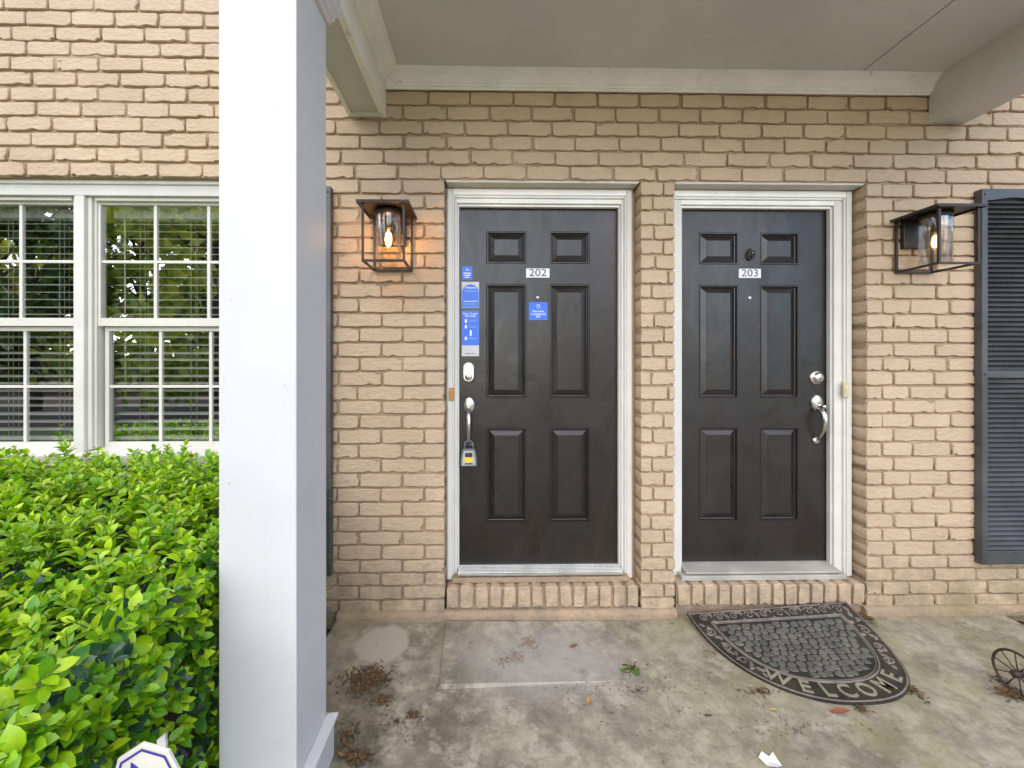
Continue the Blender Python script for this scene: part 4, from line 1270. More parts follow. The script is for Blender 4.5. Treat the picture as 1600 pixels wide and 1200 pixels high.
# ------------------------------------------------------------------ foliage
def leaf_geo(L, Wd, fold=0.25, bend=0.25):
    """leaf along +x, up +z"""
    ts = [0.0, 0.22, 0.5, 0.78, 1.0]
    ws_ = [0.04, 0.70, 1.0, 0.72, 0.0]
    vs, fs = [], []
    for t_, w_ in zip(ts, ws_):
        z = -bend * L * t_ * t_
        x = L * t_
        if w_ == 0.0:
            vs.append(Vector((x, 0, z))); continue
        vs += [Vector((x, -Wd / 2 * w_, z + fold * Wd / 2 * w_)), Vector((x, 0, z)), Vector((x, Wd / 2 * w_, z + fold * Wd / 2 * w_))]
    for i in range(3):
        a = i * 3
        fs += [(a, a + 3, a + 4, a + 1), (a + 1, a + 4, a + 5, a + 2)]
    fs += [(9, 12, 10), (10, 12, 11)]
    return vs, fs
LEAF = [leaf_geo(1.0, 0.58, 0.3, 0.22), leaf_geo(1.0, 0.66, 0.2, 0.35), leaf_geo(1.0, 0.52, 0.45, 0.1)]

def frame_from(d, up):
    x = d.normalized()
    y = up.cross(x)
    if y.length < 1e-4: y = Vector((0, 1, 0)).cross(x)
    y.normalize(); z = x.cross(y)
    return Matrix(((x.x, y.x, z.x), (x.y, y.y, z.y), (x.z, y.z, z.z)))

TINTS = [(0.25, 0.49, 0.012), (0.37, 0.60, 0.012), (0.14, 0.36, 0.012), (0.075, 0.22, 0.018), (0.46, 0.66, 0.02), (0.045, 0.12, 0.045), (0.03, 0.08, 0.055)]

RB = random.Random(21)
BX0, BX1 = -2.75, -0.80
BY0, BY1 = -1.52, -0.06        # front and back of the hedge
def bush_top(x, y):
    t_ = (y - BY0) / (BY1 - BY0)
    h = 0.70 + 0.22 * min(1, t_ * 1.25)
    h += 0.05 * mnoise.noise(Vector((x * 2.6, y * 2.6, 3.1))) + 0.03 * mnoise.noise(Vector((x * 7, y * 7, 1.2)))
    return h
leaves = []      # (origin, matrix3, size, tintindex, shape, priority)
stems = MB()
def sprig(base, d, length, young, scale=1.0):
    d = d.normalized()
    n = max(2, int(length / 0.019))
    side = d.cross(Vector((RB.uniform(-1, 1), RB.uniform(-1, 1), RB.uniform(-.3, .3)))).normalized()
    p = base.copy()
    bendv = Vector((RB.uniform(-.25, .25), RB.uniform(-.25, .25), 0.12))
    pts = [p.copy()]
    for k in range(n + 1):
        f = k / n
        d = (d + bendv * 0.16).normalized()
        side = (side - d * side.dot(d)).normalized()
        ang = rad(62 - 22 * f) if k < n else rad(25)
        sz = (0.047 - 0.013 * f) * RB.uniform(0.72, 1.25) * scale
        for sgn in (1, -1):
            ld = (d * math.cos(ang) + side * sgn * math.sin(ang)).normalized()
            ld = (ld + Vector((RB.uniform(-.2, .2), RB.uniform(-.2, .2), RB.uniform(-.12, .2)))).normalized()
            up = (d + Vector((0, 0, 0.6)) + Vector((RB.uniform(-.3, .3), RB.uniform(-.3, .3), 0)))
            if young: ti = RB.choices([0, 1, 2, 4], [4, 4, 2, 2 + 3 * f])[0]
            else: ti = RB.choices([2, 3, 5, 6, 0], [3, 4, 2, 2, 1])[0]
            leaves.append((p.copy(), frame_from(ld, up), sz, ti, RB.randrange(3)))
            if p.x > -0.97 and p.y > -0.80: leaves.pop()
        side = d.cross(side).normalized()
        p = p + d * 0.019 * RB.uniform(0.8, 1.2) * scale
        pts.append(p.copy())
    stems.tube(pts, [0.0013] * len(pts), 4, cap=False)

# outer shell: tops and the front face
N_TOP = 1300
for _ in range(N_TOP):
    x, y = RB.uniform(BX0, BX1), RB.uniform(BY0, BY1)
    h = bush_top(x, y)
    out = Vector((0, 0, 1)) + Vector((0, -0.55 if y < BY0 + 0.5 else -0.15, 0)) + Vector((RB.uniform(-.55, .55), RB.uniform(-.55, .45), 0))
    if x > BX1 - 0.12: out.x += 0.3
    sprig(Vector((x, y, h - RB.uniform(0.03, 0.11))), out, RB.uniform(0.05, 0.11), True)
for _ in range(1150):
    x, z = RB.uniform(BX0, BX1), RB.uniform(0.02, 0.74)
    y = BY0 + 0.06 * mnoise.noise(Vector((x * 4, z * 4, 9))) - 0.05 * math.sin(z / 0.75 * math.pi)
    out = Vector((RB.uniform(-.5, .5), -1, RB.uniform(-.1, .8)))
    sprig(Vector((x, y + RB.uniform(0.02, 0.09), z)), out, RB.uniform(0.05, 0.10), RB.random() < 0.45 + z)
for _ in range(650):       # right end of the hedge
    y, z = RB.uniform(BY0, BY1), RB.uniform(0.0, 0.8)
    sprig(Vector((BX1 - 0.06 + 0.04 * mnoise.noise(Vector((y * 4, z * 4, 2))), y, z)), Vector((1, RB.uniform(-.6, .3), RB.uniform(0, .9))), RB.uniform(0.04, 0.08), RB.random() < 0.55)
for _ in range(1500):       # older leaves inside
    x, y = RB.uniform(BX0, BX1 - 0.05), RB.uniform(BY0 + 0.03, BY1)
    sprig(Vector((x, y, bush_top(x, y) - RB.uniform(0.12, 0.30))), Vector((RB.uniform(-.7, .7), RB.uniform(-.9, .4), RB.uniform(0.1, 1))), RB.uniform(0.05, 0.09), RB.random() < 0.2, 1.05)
# long shoots that stand above the rest, against the window sill
for (px_, py_, Y_) in ((278, 712, -0.35), (300, 705, -0.4), (322, 722, -0.45), (212, 718, -0.3), (150, 718, -0.3), (55, 716, -0.3), (90, 722, -0.25), (8, 722, -0.3), (262, 728, -0.5), (180, 724, -0.25)):
    p = W(px_, py_, Y_)
    sprig(p - Vector((RB.uniform(-.02, .02), 0, 0.10)), Vector((RB.uniform(-.15, .15), RB.uniform(-.15, .1), 1)), 0.105, True, 0.85)

hedge = thing('shrub', 'leafy bright green shrub below the windows left of the column', 'shrub', ((BX0 + BX1) / 2, (BY0 + BY1) / 2, gz + 0.07))
def project(p):
    q = p - CAM
    d = q.x * sy + q.y * cy
    if d < 0.1: return None
    return (PX + F * (q.x * cy - q.y * sy) / d, PY - F * q.z / d, d)
cand = []
for i, (p, mt, sz, ti, shp) in enumerate(leaves):
    c_ = p + mt @ Vector((sz * 0.5, 0, 0))
    pr2 = project(c_)
    if pr2 is None: continue
    px_, py_, d = pr2
    if not (5 < px_ < 335 and 700 < py_ < 1195): continue
    facing = abs((mt @ Vector((0, 0, 1))).dot((CAM - c_).normalized()))
    outness = c_.z - bush_top(c_.x, max(BY0, c_.y))
    if c_.y < BY0 + 0.05: outness = max(outness, (BY0 + 0.02 - c_.y) * 1.0)
    if outness < -0.035: continue
    cand.append((sz / d * facing * (1 + 2 * outness), i))
cand.sort(reverse=True)
pick = set(i for _, i in cand[:295])
LM = {}
def leaf_mesh(shp, ti):
    if (shp, ti) not in LM:
        m = MB(); vs, fs = LEAF[shp]
        m.add(vs, fs, True); m.col = [TINTS[ti]] * len(vs)
        me = m.mesh('leaf', fix=False); me.materials.append(M['leaf']); LM[(shp, ti)] = me
    return LM[(shp, ti)]
def clear_of_column(lf):
    tip = lf[0] + lf[1] @ Vector((lf[2], 0, 0))
    for q in (lf[0], tip):
        pr3 = project(q)
        if pr3 and pr3[2] < 1.24 and pr3[0] > 339: return False
    return True
bulk_v, bulk_f, bulk_c = [], [], []
org = ORG[hedge.name]
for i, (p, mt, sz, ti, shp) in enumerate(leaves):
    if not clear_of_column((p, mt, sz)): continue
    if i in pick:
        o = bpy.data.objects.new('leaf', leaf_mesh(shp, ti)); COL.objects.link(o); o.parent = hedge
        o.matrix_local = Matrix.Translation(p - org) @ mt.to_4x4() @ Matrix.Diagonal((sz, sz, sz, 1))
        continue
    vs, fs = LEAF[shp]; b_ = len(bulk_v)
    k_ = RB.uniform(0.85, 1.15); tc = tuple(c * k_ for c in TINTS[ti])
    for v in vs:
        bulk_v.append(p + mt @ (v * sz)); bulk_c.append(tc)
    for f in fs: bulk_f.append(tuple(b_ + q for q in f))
m = MB(); m.v, m.f, m.sm, m.col = bulk_v, bulk_f, [True] * len(bulk_f), bulk_c
o = m.build('foliage', M['leaf'], hedge, fix=False); o['kind'] = 'stuff'
for _ in range(60):
    x, y = RB.uniform(BX0, BX1 - 0.05), RB.uniform(BY0 + 0.1, BY1 - 0.1)
    h = bush_top(x, y) - 0.10
    cxs = round(x / 0.5) * 0.5; cys = round(y / 0.6) * 0.6 - 0.1
    stems.tube([(cxs + RB.uniform(-.05, .05), cys, gz), ((x + cxs) / 2, (y + cys) / 2, h * 0.45), (x, y, h)], [0.010, 0.006, 0.003], 5, cap=False)
o = stems.build('stems', M['twig'], hedge, fix=False); o['kind'] = 'stuff'

# yard sign in front of the shrub
sp_ = Vector(PD(228, 0.80)); sz_ = CAM.z - (1200 - PY) / F * 0.80
sg = thing('yard_sign', 'cream octagonal yard sign with violet border at the bottom edge', 'sign', (sp_.x, sp_.y, gz + 0.07))
scx, scz = sp_.x, sz_ - 0.030
def octa(r): return [(scx + r * math.cos(rad(97 + 45 * k)), scz + 1.12 * r * math.sin(rad(97 + 45 * k))) for k in range(8)]
yS2 = sp_.y
MB().prism(octa(0.070), yS2, yS2 + 0.006, 0.001).build('panel', M['sign_cream'], sg)
def ring(r0, r1, y):
    a_, b_ = octa(r0), octa(r1)
    return MB().add([(x, y, z) for x, z in a_] + [(x, y, z) for x, z in b_], [(k, (k + 1) % 8, 8 + (k + 1) % 8, 8 + k) for k in range(8)])
ring(0.062, 0.0575, yS2 - 0.0015).build('border', M['sign_blue'], sg)
MB().prism([(scx - 0.030, scz - 0.04), (scx + 0.035, scz - 0.04), (scx + 0.02, scz + 0.018), (scx - 0.008, scz + 0.026), (scx - 0.028, scz + 0.042)], yS2 - 0.002, yS2).build('emblem', M['sign_blue'], sg)
MB().prism([(scx + 0.016, gz + 0.05), (scx + 0.034, gz + 0.05), (scx + 0.034, scz + 0.07), (scx + 0.031, scz + 0.090), (scx + 0.016, scz + 0.078)], yS2 + 0.0065, yS2 + 0.0115).build('stake', M['stake'], sg)

# ------------------------------------------------------------------ door mat
mc = Vector((1.535, -0.030, 0))
MWD, MLN, MROT = 0.895, 0.562, rad(1.5)
def mat_pt(u, v, h):
    """u across (-.5 .5)*width, v forward (0 back .. 1 front)"""
    x = u * MWD; y = -v * MLN
    X_ = mc.x + x * math.cos(MROT) - y * math.sin(MROT)
    Y_ = mc.y + x * math.sin(MROT) + y * math.cos(MROT)
    rise = max(0.0, 1 - v / 0.62)
    lift = (0.030 + 0.042 * (u + 0.5)) * rise ** 1.6
    return Vector((X_, Y_, 0.001 + lift + h))
def dshape(s, off, n=44):
    """outline of the D scaled by s about a centre near the back; off = distance kept from the back edge"""
    pts = []
    for k in range(n + 1):
        a_ = math.pi * k / n
        ex = 0.833
        cxx = math.copysign(abs(math.cos(a_)) ** ex, math.cos(a_)) * 0.5
        vv = abs(math.sin(a_)) ** 0.833
        pts.append((-cxx * s, off + vv * (1 - off) * (1 - (1 - s) * 1.04)))
    return pts
dm = thing('door_mat', 'dark half round rubber door mat with raised stones reading WELCOME', 'door mat', (mc.x, mc.y - 0.25, 0))
def mat_sheet(outline, h0, h1, inset=0.0):
    m = MB(); n = len(outline)
    # subdivided by fanning rows so that the sheet can follow the lifted back edge
    rows_ = 14
    vs, fs = [], []
    vmin = min(p[1] for p in outline); vmax = max(p[1] for p in outline)
    # build as strips between left and right limbs of the outline
    half = n // 2
    L_ = outline[:half + 1]; Rr = list(reversed(outline[half:])) if n % 2 else list(reversed(outline[half:]))
    cnt = min(len(L_), len(Rr)); cols_ = 8
    for i in range(cnt):
        for j in range(cols_ + 1):
            t_ = j / cols_
            vs.append(mat_pt(lerp(L_[i][0], Rr[i][0], t_), lerp(L_[i][1], Rr[i][1], t_), h1))
    for i in range(cnt - 1):
        for j in range(cols_):
            a_ = i * (cols_ + 1) + j
            fs.append((a_, a_ + 1, a_ + cols_ + 2, a_ + cols_ + 1))
    m.add(vs, fs)
    if h0 is not None:
        vs = [mat_pt(u, v, h1) for u, v in outline] + [mat_pt(u, v, h0) for u, v in outline]
        m.add(vs, [(k, (k + 1) % n, n + (k + 1) % n, n + k) for k in range(n)])
    return m
out_ = dshape(1.0, 0.0)
mat_sheet(out_, 0.0, 0.009).build('base', M['mat_base'], dm)
def mat_tube(pts, r, h, closed=False, n=6):
    P = [mat_pt(u, v, h) for u, v in pts]
    if closed: P.append(P[0].copy())
    return MB().tube(P, r, n, cap=not closed)
def densify(pts, closed=True):
    o_ = []
    for i in range(len(pts) if closed else len(pts) - 1):
        a_, b_ = pts[i], pts[(i + 1) % len(pts)]
        d = math.hypot((a_[0] - b_[0]) * MWD, (a_[1] - b_[1]) * MLN)
        kk = max(1, int(d / 0.03))
        for j in range(kk): o_.append((lerp(a_[0], b_[0], j / kk), lerp(a_[1], b_[1], j / kk)))
    return o_
mat_tube(densify(dshape(0.985, 0.012)), 0.0040, 0.009, True).build('outer_rim', M['mat_relief'], dm)
inn = dshape(0.79, 0.125)
mat_tube(densify(inn), 0.0055, 0.009, True).build('inner_rim', M['mat_relief'], dm)
mat_tube(densify(dshape(0.765, 0.14)), 0.003, 0.009, True).build('inner_rim', M['mat_relief'], dm)
# stones
RM = random.Random(5)
def inside(u, v, poly):
    c_ = False; n = len(poly); j = n - 1
    for i in range(n):
        if (poly[i][1] > v) != (poly[j][1] > v) and u < (poly[j][0] - poly[i][0]) * (v - poly[i][1]) / (poly[j][1] - poly[i][1]) + poly[i][0]: c_ = not c_
        j = i
    return c_
lim = dshape(0.725, 0.165)
du, dv = 0.046, 0.059
sites = []
rowi = 0; v = 0.14
while v < 0.88:
    u = -0.42 + (du / 2 if rowi % 2 else 0)
    while u < 0.42:
        sites.append((u + RM.uniform(-.011, .011), v + RM.uniform(-.013, .013)))
        u += du * RM.uniform(0.9, 1.1)
    v += dv; rowi += 1
for (uu, vv) in sites:
    if not inside(uu, vv, lim): continue
    # cell of this stone: half planes against the neighbours
    cell = [(uu - .05, vv - .07), (uu + .05, vv - .07), (uu + .05, vv + .07), (uu - .05, vv + .07)]
    for (a_, b_) in sites:
        if (a_, b_) == (uu, vv) or abs(a_ - uu) > .12 or abs(b_ - vv) > .16: continue
        mx_, my_ = (a_ + uu) / 2, (b_ + vv) / 2; nx, ny = a_ - uu, b_ - vv
        new = []
        for q in range(len(cell)):
            p0, p1 = cell[q], cell[(q + 1) % len(cell)]
            d0 = (p0[0] - mx_) * nx + (p0[1] - my_) * ny; d1 = (p1[0] - mx_) * nx + (p1[1] - my_) * ny
            if d0 <= 0: new.append(p0)
            if d0 * d1 < 0:
                t_ = d0 / (d0 - d1); new.append((lerp(p0[0], p1[0], t_), lerp(p0[1], p1[1], t_)))
        cell = new
        if len(cell) < 3: break
    if len(cell) < 3: continue
    # round the corners by cutting them, then shrink for the joint
    rc = []
    for q in range(len(cell)):
        p0, p1 = cell[q], cell[(q + 1) % len(cell)]
        rc += [(lerp(p0[0], p1[0], .27), lerp(p0[1], p1[1], .27)), (lerp(p0[0], p1[0], .73), lerp(p0[1], p1[1], .73))]
    k = len(rc)
    vs = [mat_pt(uu + (a_ - uu) * .88, vv + (b_ - vv) * .88, 0.008) for a_, b_ in rc] + [mat_pt(uu + (a_ - uu) * .74, vv + (b_ - vv) * .74, 0.0130) for a_, b_ in rc]
    fs = [(q, (q + 1) % k, k + (q + 1) % k, k + q) for q in range(k)] + [tuple(k + q for q in range(k))]
    MB().add(vs, fs).build('raised_stone', M['mat_stone'], dm)
# scrolls in the border
def scroll(u, v, r, a0, sgn, ln=1.6):
    pts = []
    for k in range(17):
        t_ = k / 16
        a_ = a0 + sgn * t_ * ln * 2 * math.pi * 0.8
        rr = r * (1 - 0.82 * t_)
        pts.append((u + rr * math.cos(a_), v + rr * math.sin(a_) * MWD / MLN))
    return mat_tube(pts, 0.0036, 0.009, n=5)
def leaflet(u, v, ang, ln):
    m = MB(); ca, sa = math.cos(ang), math.sin(ang)
    pts = []
    for (a_, b_) in ((0, 0), (0.35, 0.28), (0.7, 0.22), (1, 0), (0.7, -0.22), (0.35, -0.28)):
        pts.append((u + (a_ * ca - b_ * sa) * ln, v + (a_ * sa + b_ * ca) * ln * MWD / MLN))
    vs = [mat_pt(p_[0], p_[1], 0.0085) for p_ in pts] + [mat_pt(lerp(u + 0.5 * ca * ln, p_[0], .7), lerp(v + .5 * sa * ln * MWD / MLN, p_[1], .7), 0.0125) for p_ in pts]
    m.add(vs, [(k, (k + 1) % 6, 6 + (k + 1) % 6, 6 + k) for k in range(6)] + [tuple(6 + k for k in range(6))])
    return m
for k in range(10):
    u = -0.42 + 0.092 * k
    scroll(u, 0.068, 0.026, rad(200 if k % 2 else -20), 1 if k % 2 else -1).build('scroll', M['mat_relief'], dm)
    for (du_, v_, an, l_) in ((0.034, 0.045, 40, 0.036), (0.042, 0.095, -65, 0.034), (0.020, 0.030, 10, 0.026), (0.050, 0.068, 95, 0.028)):
        leaflet(u + du_, v_, rad(an if k % 2 else -an), l_).build('leaf_relief', M['mat_relief'], dm)
mid = dshape(0.885, 0.06, 44)
for k in range(45):
    u, v = mid[k]
    if k in (2, 5, 8, 35, 38, 41):
        scroll(u, v, 0.029, rad(k * 50), 1 if k % 2 else -1).build('scroll', M['mat_relief'], dm)
    elif k < 12 or k > 33:
        if k == 0 or k == 44: continue
        for j_ in range(2):
            leaflet(u + RM.uniform(-.015, .015), v + RM.uniform(-.02, .02), rad(k * 73 + j_ * 140), 0.038).build('leaf_relief', M['mat_relief'], dm)
# letters along the rounded front
word = 'WELCOME'
txt_r = 0.855
let = dshape(0.895, 0.06, 400)
acc = [0.0]
for q in range(1, len(let)):
    acc.append(acc[-1] + math.hypot((let[q][0] - let[q - 1][0]) * MWD, (let[q][1] - let[q - 1][1]) * MLN))
adv = [0.0, 0.098, 0.082, 0.078, 0.090, 0.102, 0.098]
tot = sum(adv); run = 0.0
for i, ch in enumerate(word):
    run += adv[i]
    want = acc[-1] / 2 - tot / 2 + run - 0.012
    k = min(range(len(acc)), key=lambda q: abs(acc[q] - want))
    u, v = let[k]; u2, v2 = let[k + 2]; u1, v1 = let[k - 2]
    tx, ty = (u2 - u1) * MWD, (v2 - v1) * MLN
    ln = math.hypot(tx, ty); tx /= ln; ty /= ln       # along the text; v points to the viewer
    vs, fs = text_geo(ch, 0.098, 'CENTER', 0.0, 0.001)
    P = []
    for h in (0.0085, 0.0135):
        for q in vs:
            lx_, ly_ = q.x * 0.95, -(q.y)          # ly_ towards the viewer
            du_, dv_ = (lx_ * tx - ly_ * ty) / MWD, (lx_ * ty + ly_ * tx) / MLN
            P.append(mat_pt(u + du_, v + dv_, h))
    n = len(vs)
    m = MB(); m.add(P[n:], fs)
    # sides
    from collections import Counter
    ec = Counter()
    for f in fs:
        for a_, b_ in zip(f, f[1:] + f[:1]): ec[tuple(sorted((a_, b_)))] += 1
    m.add(P, [(a_, b_, n + b_, n + a_) for (a_, b_), c_ in ec.items() if c_ == 1])
    m.build('letter', M['mat_letter'], dm)

# ------------------------------------------------------------------ little iron wheel stand at the right edge
wc = G(1591, 1087)
wr_ = 0.090
hub = Vector((wc.x, wc.y, wr_ + 0.001))
wh = thing('wheel_stand', 'small dark iron spoked wheel of a garden cart at the right edge', 'garden cart', (wc.x, wc.y, 0))
for dx in (0.0, 0.34):
    m = MB(); m.tube([hub + Vector((dx, (wr_ - 0.005) * math.cos(rad(a_)), (wr_ - 0.005) * math.sin(rad(a_)))) for a_ in range(0, 361, 12)], 0.005, 8, cap=False)
    wl_ = m.build('wheel', M['iron'], wh)
    for k in range(10):
        a_ = rad(36 * k + 10)
        MB().tube([hub + Vector((dx, 0.012 * math.cos(a_), 0.012 * math.sin(a_))), hub + Vector((dx, (wr_ - 0.007) * math.cos(a_), (wr_ - 0.007) * math.sin(a_)))], 0.0024, 6).build('spoke', M['iron'], wl_)
    MB().lathe(hub + Vector((dx, 0, 0)), 'x', [(0.008, -0.024), (0.014, -0.020), (0.014, 0.020), (0.008, 0.024)], 14).build('hub', M['iron'], wl_)
MB().tube([hub + Vector((0.02, 0, 0)), hub + Vector((0.33, 0, 0))], 0.007, 8).build('axle', M['iron'], wh)

# ------------------------------------------------------------------ litter on the porch
RL = random.Random(11)
def litter_cluster(m, px, py, rx, ry, n, size=0.02, ztop=0.012):
    c = G(px, py)
    e = G(px + rx, py); f_ = G(px, py + ry)
    ax, ay = abs(e.x - c.x), abs(f_.y - c.y)
    for _ in range(n):
        a_ = RL.uniform(0, 6.283); r_ = min(1.9, abs(RL.gauss(0, 0.55)))
        x = c.x + ax * r_ * math.cos(a_) * RL.uniform(.7, 1.1); y = c.y + ay * r_ * math.sin(a_) * RL.uniform(.7, 1.1)
        s = size * RL.uniform(0.5, 1.4); an = RL.uniform(0, 6.283)
        d = Vector((math.cos(an), math.sin(an), RL.uniform(-.03, .12))) * s
        p = Vector((x, y, RL.uniform(0.001, ztop * 0.6)))
        sd = Vector((-d.y, d.x, 0)).normalized() * s * RL.uniform(0.04, 0.16)
        curl = Vector((0, 0, s * RL.uniform(0.0, 0.2)))
        b_ = len(m.v)
        m.add([p - sd, p + sd, p + d * .5 + sd + curl, p + d * .5 - sd + curl, p + d], [(0, 1, 2, 3), (3, 2, 4)])
        tint = RL.choice([(0.14, 0.075, 0.03), (0.09, 0.05, 0.022), (0.20, 0.12, 0.05), (0.06, 0.035, 0.018), (0.11, 0.085, 0.03)])
        m.col += [tint] * 5
lit = MB()
for args in ((575, 1062, 40, 26, 900, 0.020, 0.006), (598, 1095, 18, 12, 160, 0.018, 0.005), (646, 1119, 16, 5, 70, 0.016), (805, 1030, 14, 14, 60, 0.014), (785, 1040, 12, 9, 50, 0.014), (828, 1008, 16, 5, 40, 0.014),
             (986, 1044, 14, 12, 70, 0.018), (1190, 1082, 34, 8, 130, 0.014), (1345, 1108, 16, 8, 110, 0.014), (1424, 1078, 12, 26, 130, 0.020), (1358, 968, 14, 10, 140, 0.016), (1112, 1018, 30, 12, 30, 0.014),
             (1586, 1086, 26, 14, 300, 0.024), (1565, 1065, 14, 10, 40, 0.02), (545, 1150, 26, 24, 70, 0.02), (560, 1185, 30, 12, 120, 0.03), (1000, 1080, 400, 80, 260, 0.011), (760, 1000, 160, 26, 90, 0.011), (1250, 1140, 260, 40, 120, 0.011), (620, 1130, 90, 50, 120, 0.012), (1150, 970, 60, 8, 30, 0.015)):
    litter_cluster(lit, *args)
def litter_mat():
    m, nt, b, o = new_mat('dry_litter'); q = NT(nt)
    at = q.n('ShaderNodeAttribute'); at.attribute_name = 'tint'
    q.l(at.outputs['Color'], b.inputs['Base Color']); b.inputs['Roughness'].default_value = 0.75
    return m
M['litter'] = litter_mat()
o = lit.build('leaf_litter', M['litter'], fix=False)
tag(o, 'scattered dry brown plant litter lying on the concrete porch', 'litter', kind='stuff')
lit2 = MB()
for _ in range(700):
    x, y = RL.uniform(XR, XR + 1.4), RL.uniform(-0.9, -0.02)
    s = RL.uniform(0.02, 0.06); an = RL.uniform(0, 6.28); d = Vector((math.cos(an), math.sin(an), RL.uniform(-.1, .3))) * s
    sd = Vector((-d.y, d.x, 0)).normalized() * s * RL.uniform(.1, .3); p = Vector((x, y, gz + 0.07 + RL.uniform(0, 0.06)))
    lit2.add([p - sd, p + sd, p + d + sd * .4, p + d - sd * .4], [(0, 1, 2, 3)]); lit2.col += [RL.choice([(0.16, 0.09, 0.04), (0.10, 0.055, 0.025), (0.22, 0.14, 0.07)])] * 4
o = lit2.build('mulch_litter', M['litter'], fix=False)
tag(o, 'brown dead leaves on the bed right of the slab', 'litter', kind='stuff')

def flat_leaf(name, label, px, py, ln, wd, ang, col, lift=0.006, cat='leaf', group=None):
    c = G(px, py); m = MB(); vs, fs = leaf_geo(ln, wd, 0.35, -0.25)
    rot = Matrix.Rotation(rad(ang), 3, 'Z')
    m.add([c + rot @ (v - Vector((ln / 2, 0, 0))) + Vector((0, 0, lift)) for v in vs], fs, True)
    m.col = [col] * len(vs)
    o_ = m.build(name, M['litter'], fix=False)
    return tag(o_, label, cat, group)
flat_leaf('dead_leaf', 'reddish brown dead leaf just in front of the WELCOME mat', 1312, 1116, 0.072, 0.030, -15, (0.30, 0.10, 0.05))
flat_leaf('dead_leaf', 'small orange brown leaf in front of the 202 door slab lip', 919, 1098, 0.028, 0.020, 70, (0.42, 0.20, 0.05))
flat_leaf('dead_leaf', 'yellowish dead leaf left of the mat lettering', 1208, 1112, 0.026, 0.013, -30, (0.55, 0.40, 0.12))
flat_leaf('dead_leaf', 'dark thin dead leaf on the concrete left below the mat', 1106, 1121, 0.034, 0.010, -25, (0.07, 0.045, 0.025))
flat_leaf('dead_leaf', 'brown forked dead leaf on the pale patch before the 202 door', 895, 1013, 0.052, 0.020, 10, (0.20, 0.11, 0.06))
flat_leaf('dead_leaf', 'brown curled dead leaf beside the left end of the 202 step', 730, 1012, 0.050, 0.020, 30, (0.22, 0.12, 0.07))
flat_leaf('fallen_leaf', 'round green fallen leaf near the 202 doorstep', 754, 982, 0.030, 0.024, 40, (0.09, 0.16, 0.02))
flat_leaf('fallen_leaf', 'pale green fallen leaf at the left corner of the mat', 1050, 976, 0.036, 0.012, -5, (0.20, 0.26, 0.08))
gs = thing('green_sprig', 'small green sprig with leaves lying between the doors on the concrete', 'sprig', G(984, 1053))
for (dx, dy, an) in ((-0.012, 0.0, 150), (0.012, -0.004, -20), (0.004, 0.014, 80), (0.02, 0.006, 20)):
    c = G(984, 1053) + Vector((dx, dy, 0.008)); m = MB(); vs, fs = leaf_geo(0.034, 0.017, 0.3, -0.1); rot = Matrix.Rotation(rad(an), 3, 'Z')
    m.add([c + rot @ v for v in vs], fs, True); m.col = [(0.07, 0.17, 0.015)] * len(vs)
    m.build('leaf', M['litter'], gs, fix=False)
c = G(1202, 1190); m = MB()
pp = [(-0.030, 0.012, 0.004), (-0.012, 0.022, 0.016), (0.006, 0.010, 0.008), (0.024, 0.016, 0.018), (0.030, -0.020, 0.004), (0.008, -0.030, 0.010), (-0.020, -0.018, 0.003)]
m.add([c + Vector(q) for q in pp] + [c + Vector((0, 0, 0.002))], [(k, (k + 1) % 7, 7) for k in range(7)])
tag(m.build('paper_scrap', M['paper'], fix=False), 'crumpled white paper scrap at the bottom edge of the concrete', 'paper')

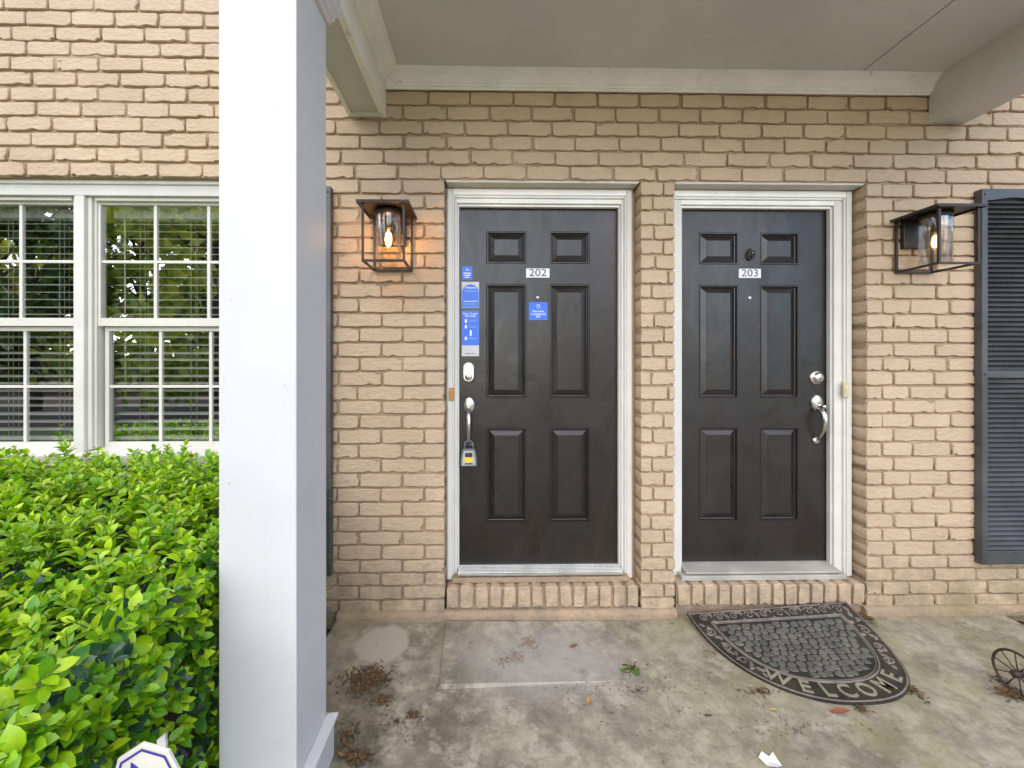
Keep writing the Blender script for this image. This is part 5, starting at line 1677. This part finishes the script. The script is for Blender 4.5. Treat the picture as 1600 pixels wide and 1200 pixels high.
# ------------------------------------------------------------------ trees across the lawn (seen in the window panes)
RT = random.Random(3)
def tree(x, y, h, cr, label, tints):
    t = thing('tree', label, 'tree', (x, y, gz), 'trees across the lawn')
    m = MB(); m.tube([(x, y, gz - 0.1), (x + 0.1, y, h * 0.3), (x - 0.05, y + 0.1, h * 0.62), (x, y, h * 0.92)], [0.20, 0.16, 0.11, 0.03], 8)
    lobes = []
    for k in range(20):
        a_ = RT.uniform(0, 6.283); zz = RT.uniform(0.12, 0.95) * h
        rr = cr * (1.0 - 0.45 * abs(zz / h - 0.5) * 2) * RT.uniform(0.35, 0.95)
        c_ = Vector((x + rr * math.cos(a_), y + rr * math.sin(a_), zz))
        lobes.append((c_, cr * RT.uniform(0.25, 0.42)))
        m.tube([(x, y, zz * 0.75), ((x + c_.x) / 2, (y + c_.y) / 2, zz * 0.92), c_], [0.07, 0.04, 0.015], 5)
    m.build('trunk', M['bark'], t)
    f = MB()
    for c_, r_ in lobes:
        for _ in range(150):
            d = Vector((RT.gauss(0, 1), RT.gauss(0, 1), RT.gauss(0, .8))).normalized()
            p = c_ + d * r_ * RT.uniform(0.4, 1.1)
            q = Vector((RT.gauss(0, 1), RT.gauss(0, 1), RT.gauss(0, 1))).normalized(); q2 = q.cross(d).normalized() * RT.uniform(.07, .16); q = q * RT.uniform(.12, .26)
            f.add([p - q, p + q2, p + q, p - q2], [(0, 1, 2, 3)])
            tc = RT.choice(tints); f.col += [tc] * 4
    f.build('crown', M['tree_leaf'], t, fix=False)
TA = [(0.52, 0.55, 0.06), (0.62, 0.60, 0.11), (0.30, 0.38, 0.06)]
TB = [(0.16, 0.24, 0.04), (0.26, 0.32, 0.05), (0.09, 0.15, 0.03)]
FAR = [(-8.5, -10.5, 7.0, 2.7, 'yellow green tree mirrored in the window panes next to the column', TA),
       (-11.5, -11.5, 7.5, 2.6, 'yellow green tree mirrored in the middle of the window panes', TA),
       (-14.5, -10.8, 7.2, 2.7, 'dark tree mirrored at the left end of the window panes', TB),
       (-17.5, -12.0, 8.0, 2.9, 'tall yellow green tree across the lawn far to the left', TA),
       (-10.0, -15.0, 9.0, 3.0, 'dark tall tree standing behind the yellow green trees', TB),
       (-21.0, -13.0, 8.0, 3.0, 'dark tree across the lawn at the far left end of the row', TB),
       (5.0, -17.0, 6.0, 2.3, 'yellow green tree across the lawn behind the viewer to the right', TA)]
for a in FAR: tree(*a)
fence = thing('wood_fence', 'brown board fence beyond the trees mirrored low in the window panes', 'fence', (-14.5, -17.5, gz))
M['fence'] = simple('fence_wood', (0.22, 0.13, 0.075), 0.8, var=0.4, scale=9, bump=0.3, bscale=30)
pme = MB().box(-0.115, 0.115, -0.012, 0.012, 0, 1.85).mesh('plank'); pme.materials.append(M['fence'])
for k in range(96):
    o = bpy.data.objects.new('plank', pme); COL.objects.link(o); o.parent = fence
    o.location = (-13.0 + k * 0.24, RT.uniform(-.006, .006), RT.uniform(-.03, .03)); o.rotation_euler = (0, RT.uniform(-.006, .006), 0)
for zz in (0.35, 1.5):
    box('rail', M['fence'], fence, -27.6, -4.6, -17.47, -17.42, gz + zz, gz + zz + 0.09, 0)
m = MB(); m.add([(-30, -19, gz + 0.004), (-3, -19, gz + 0.004), (-3, -7.0, gz + 0.004), (-30, -7.0, gz + 0.004)], [(0, 1, 2, 3)])  # pine straw, its dark sheet also standing in for shade under the trees
tag(m.build('pine_straw_ground', M['soil']), kind='structure')
print('bricks', NB[0], 'leaves', len(leaves))
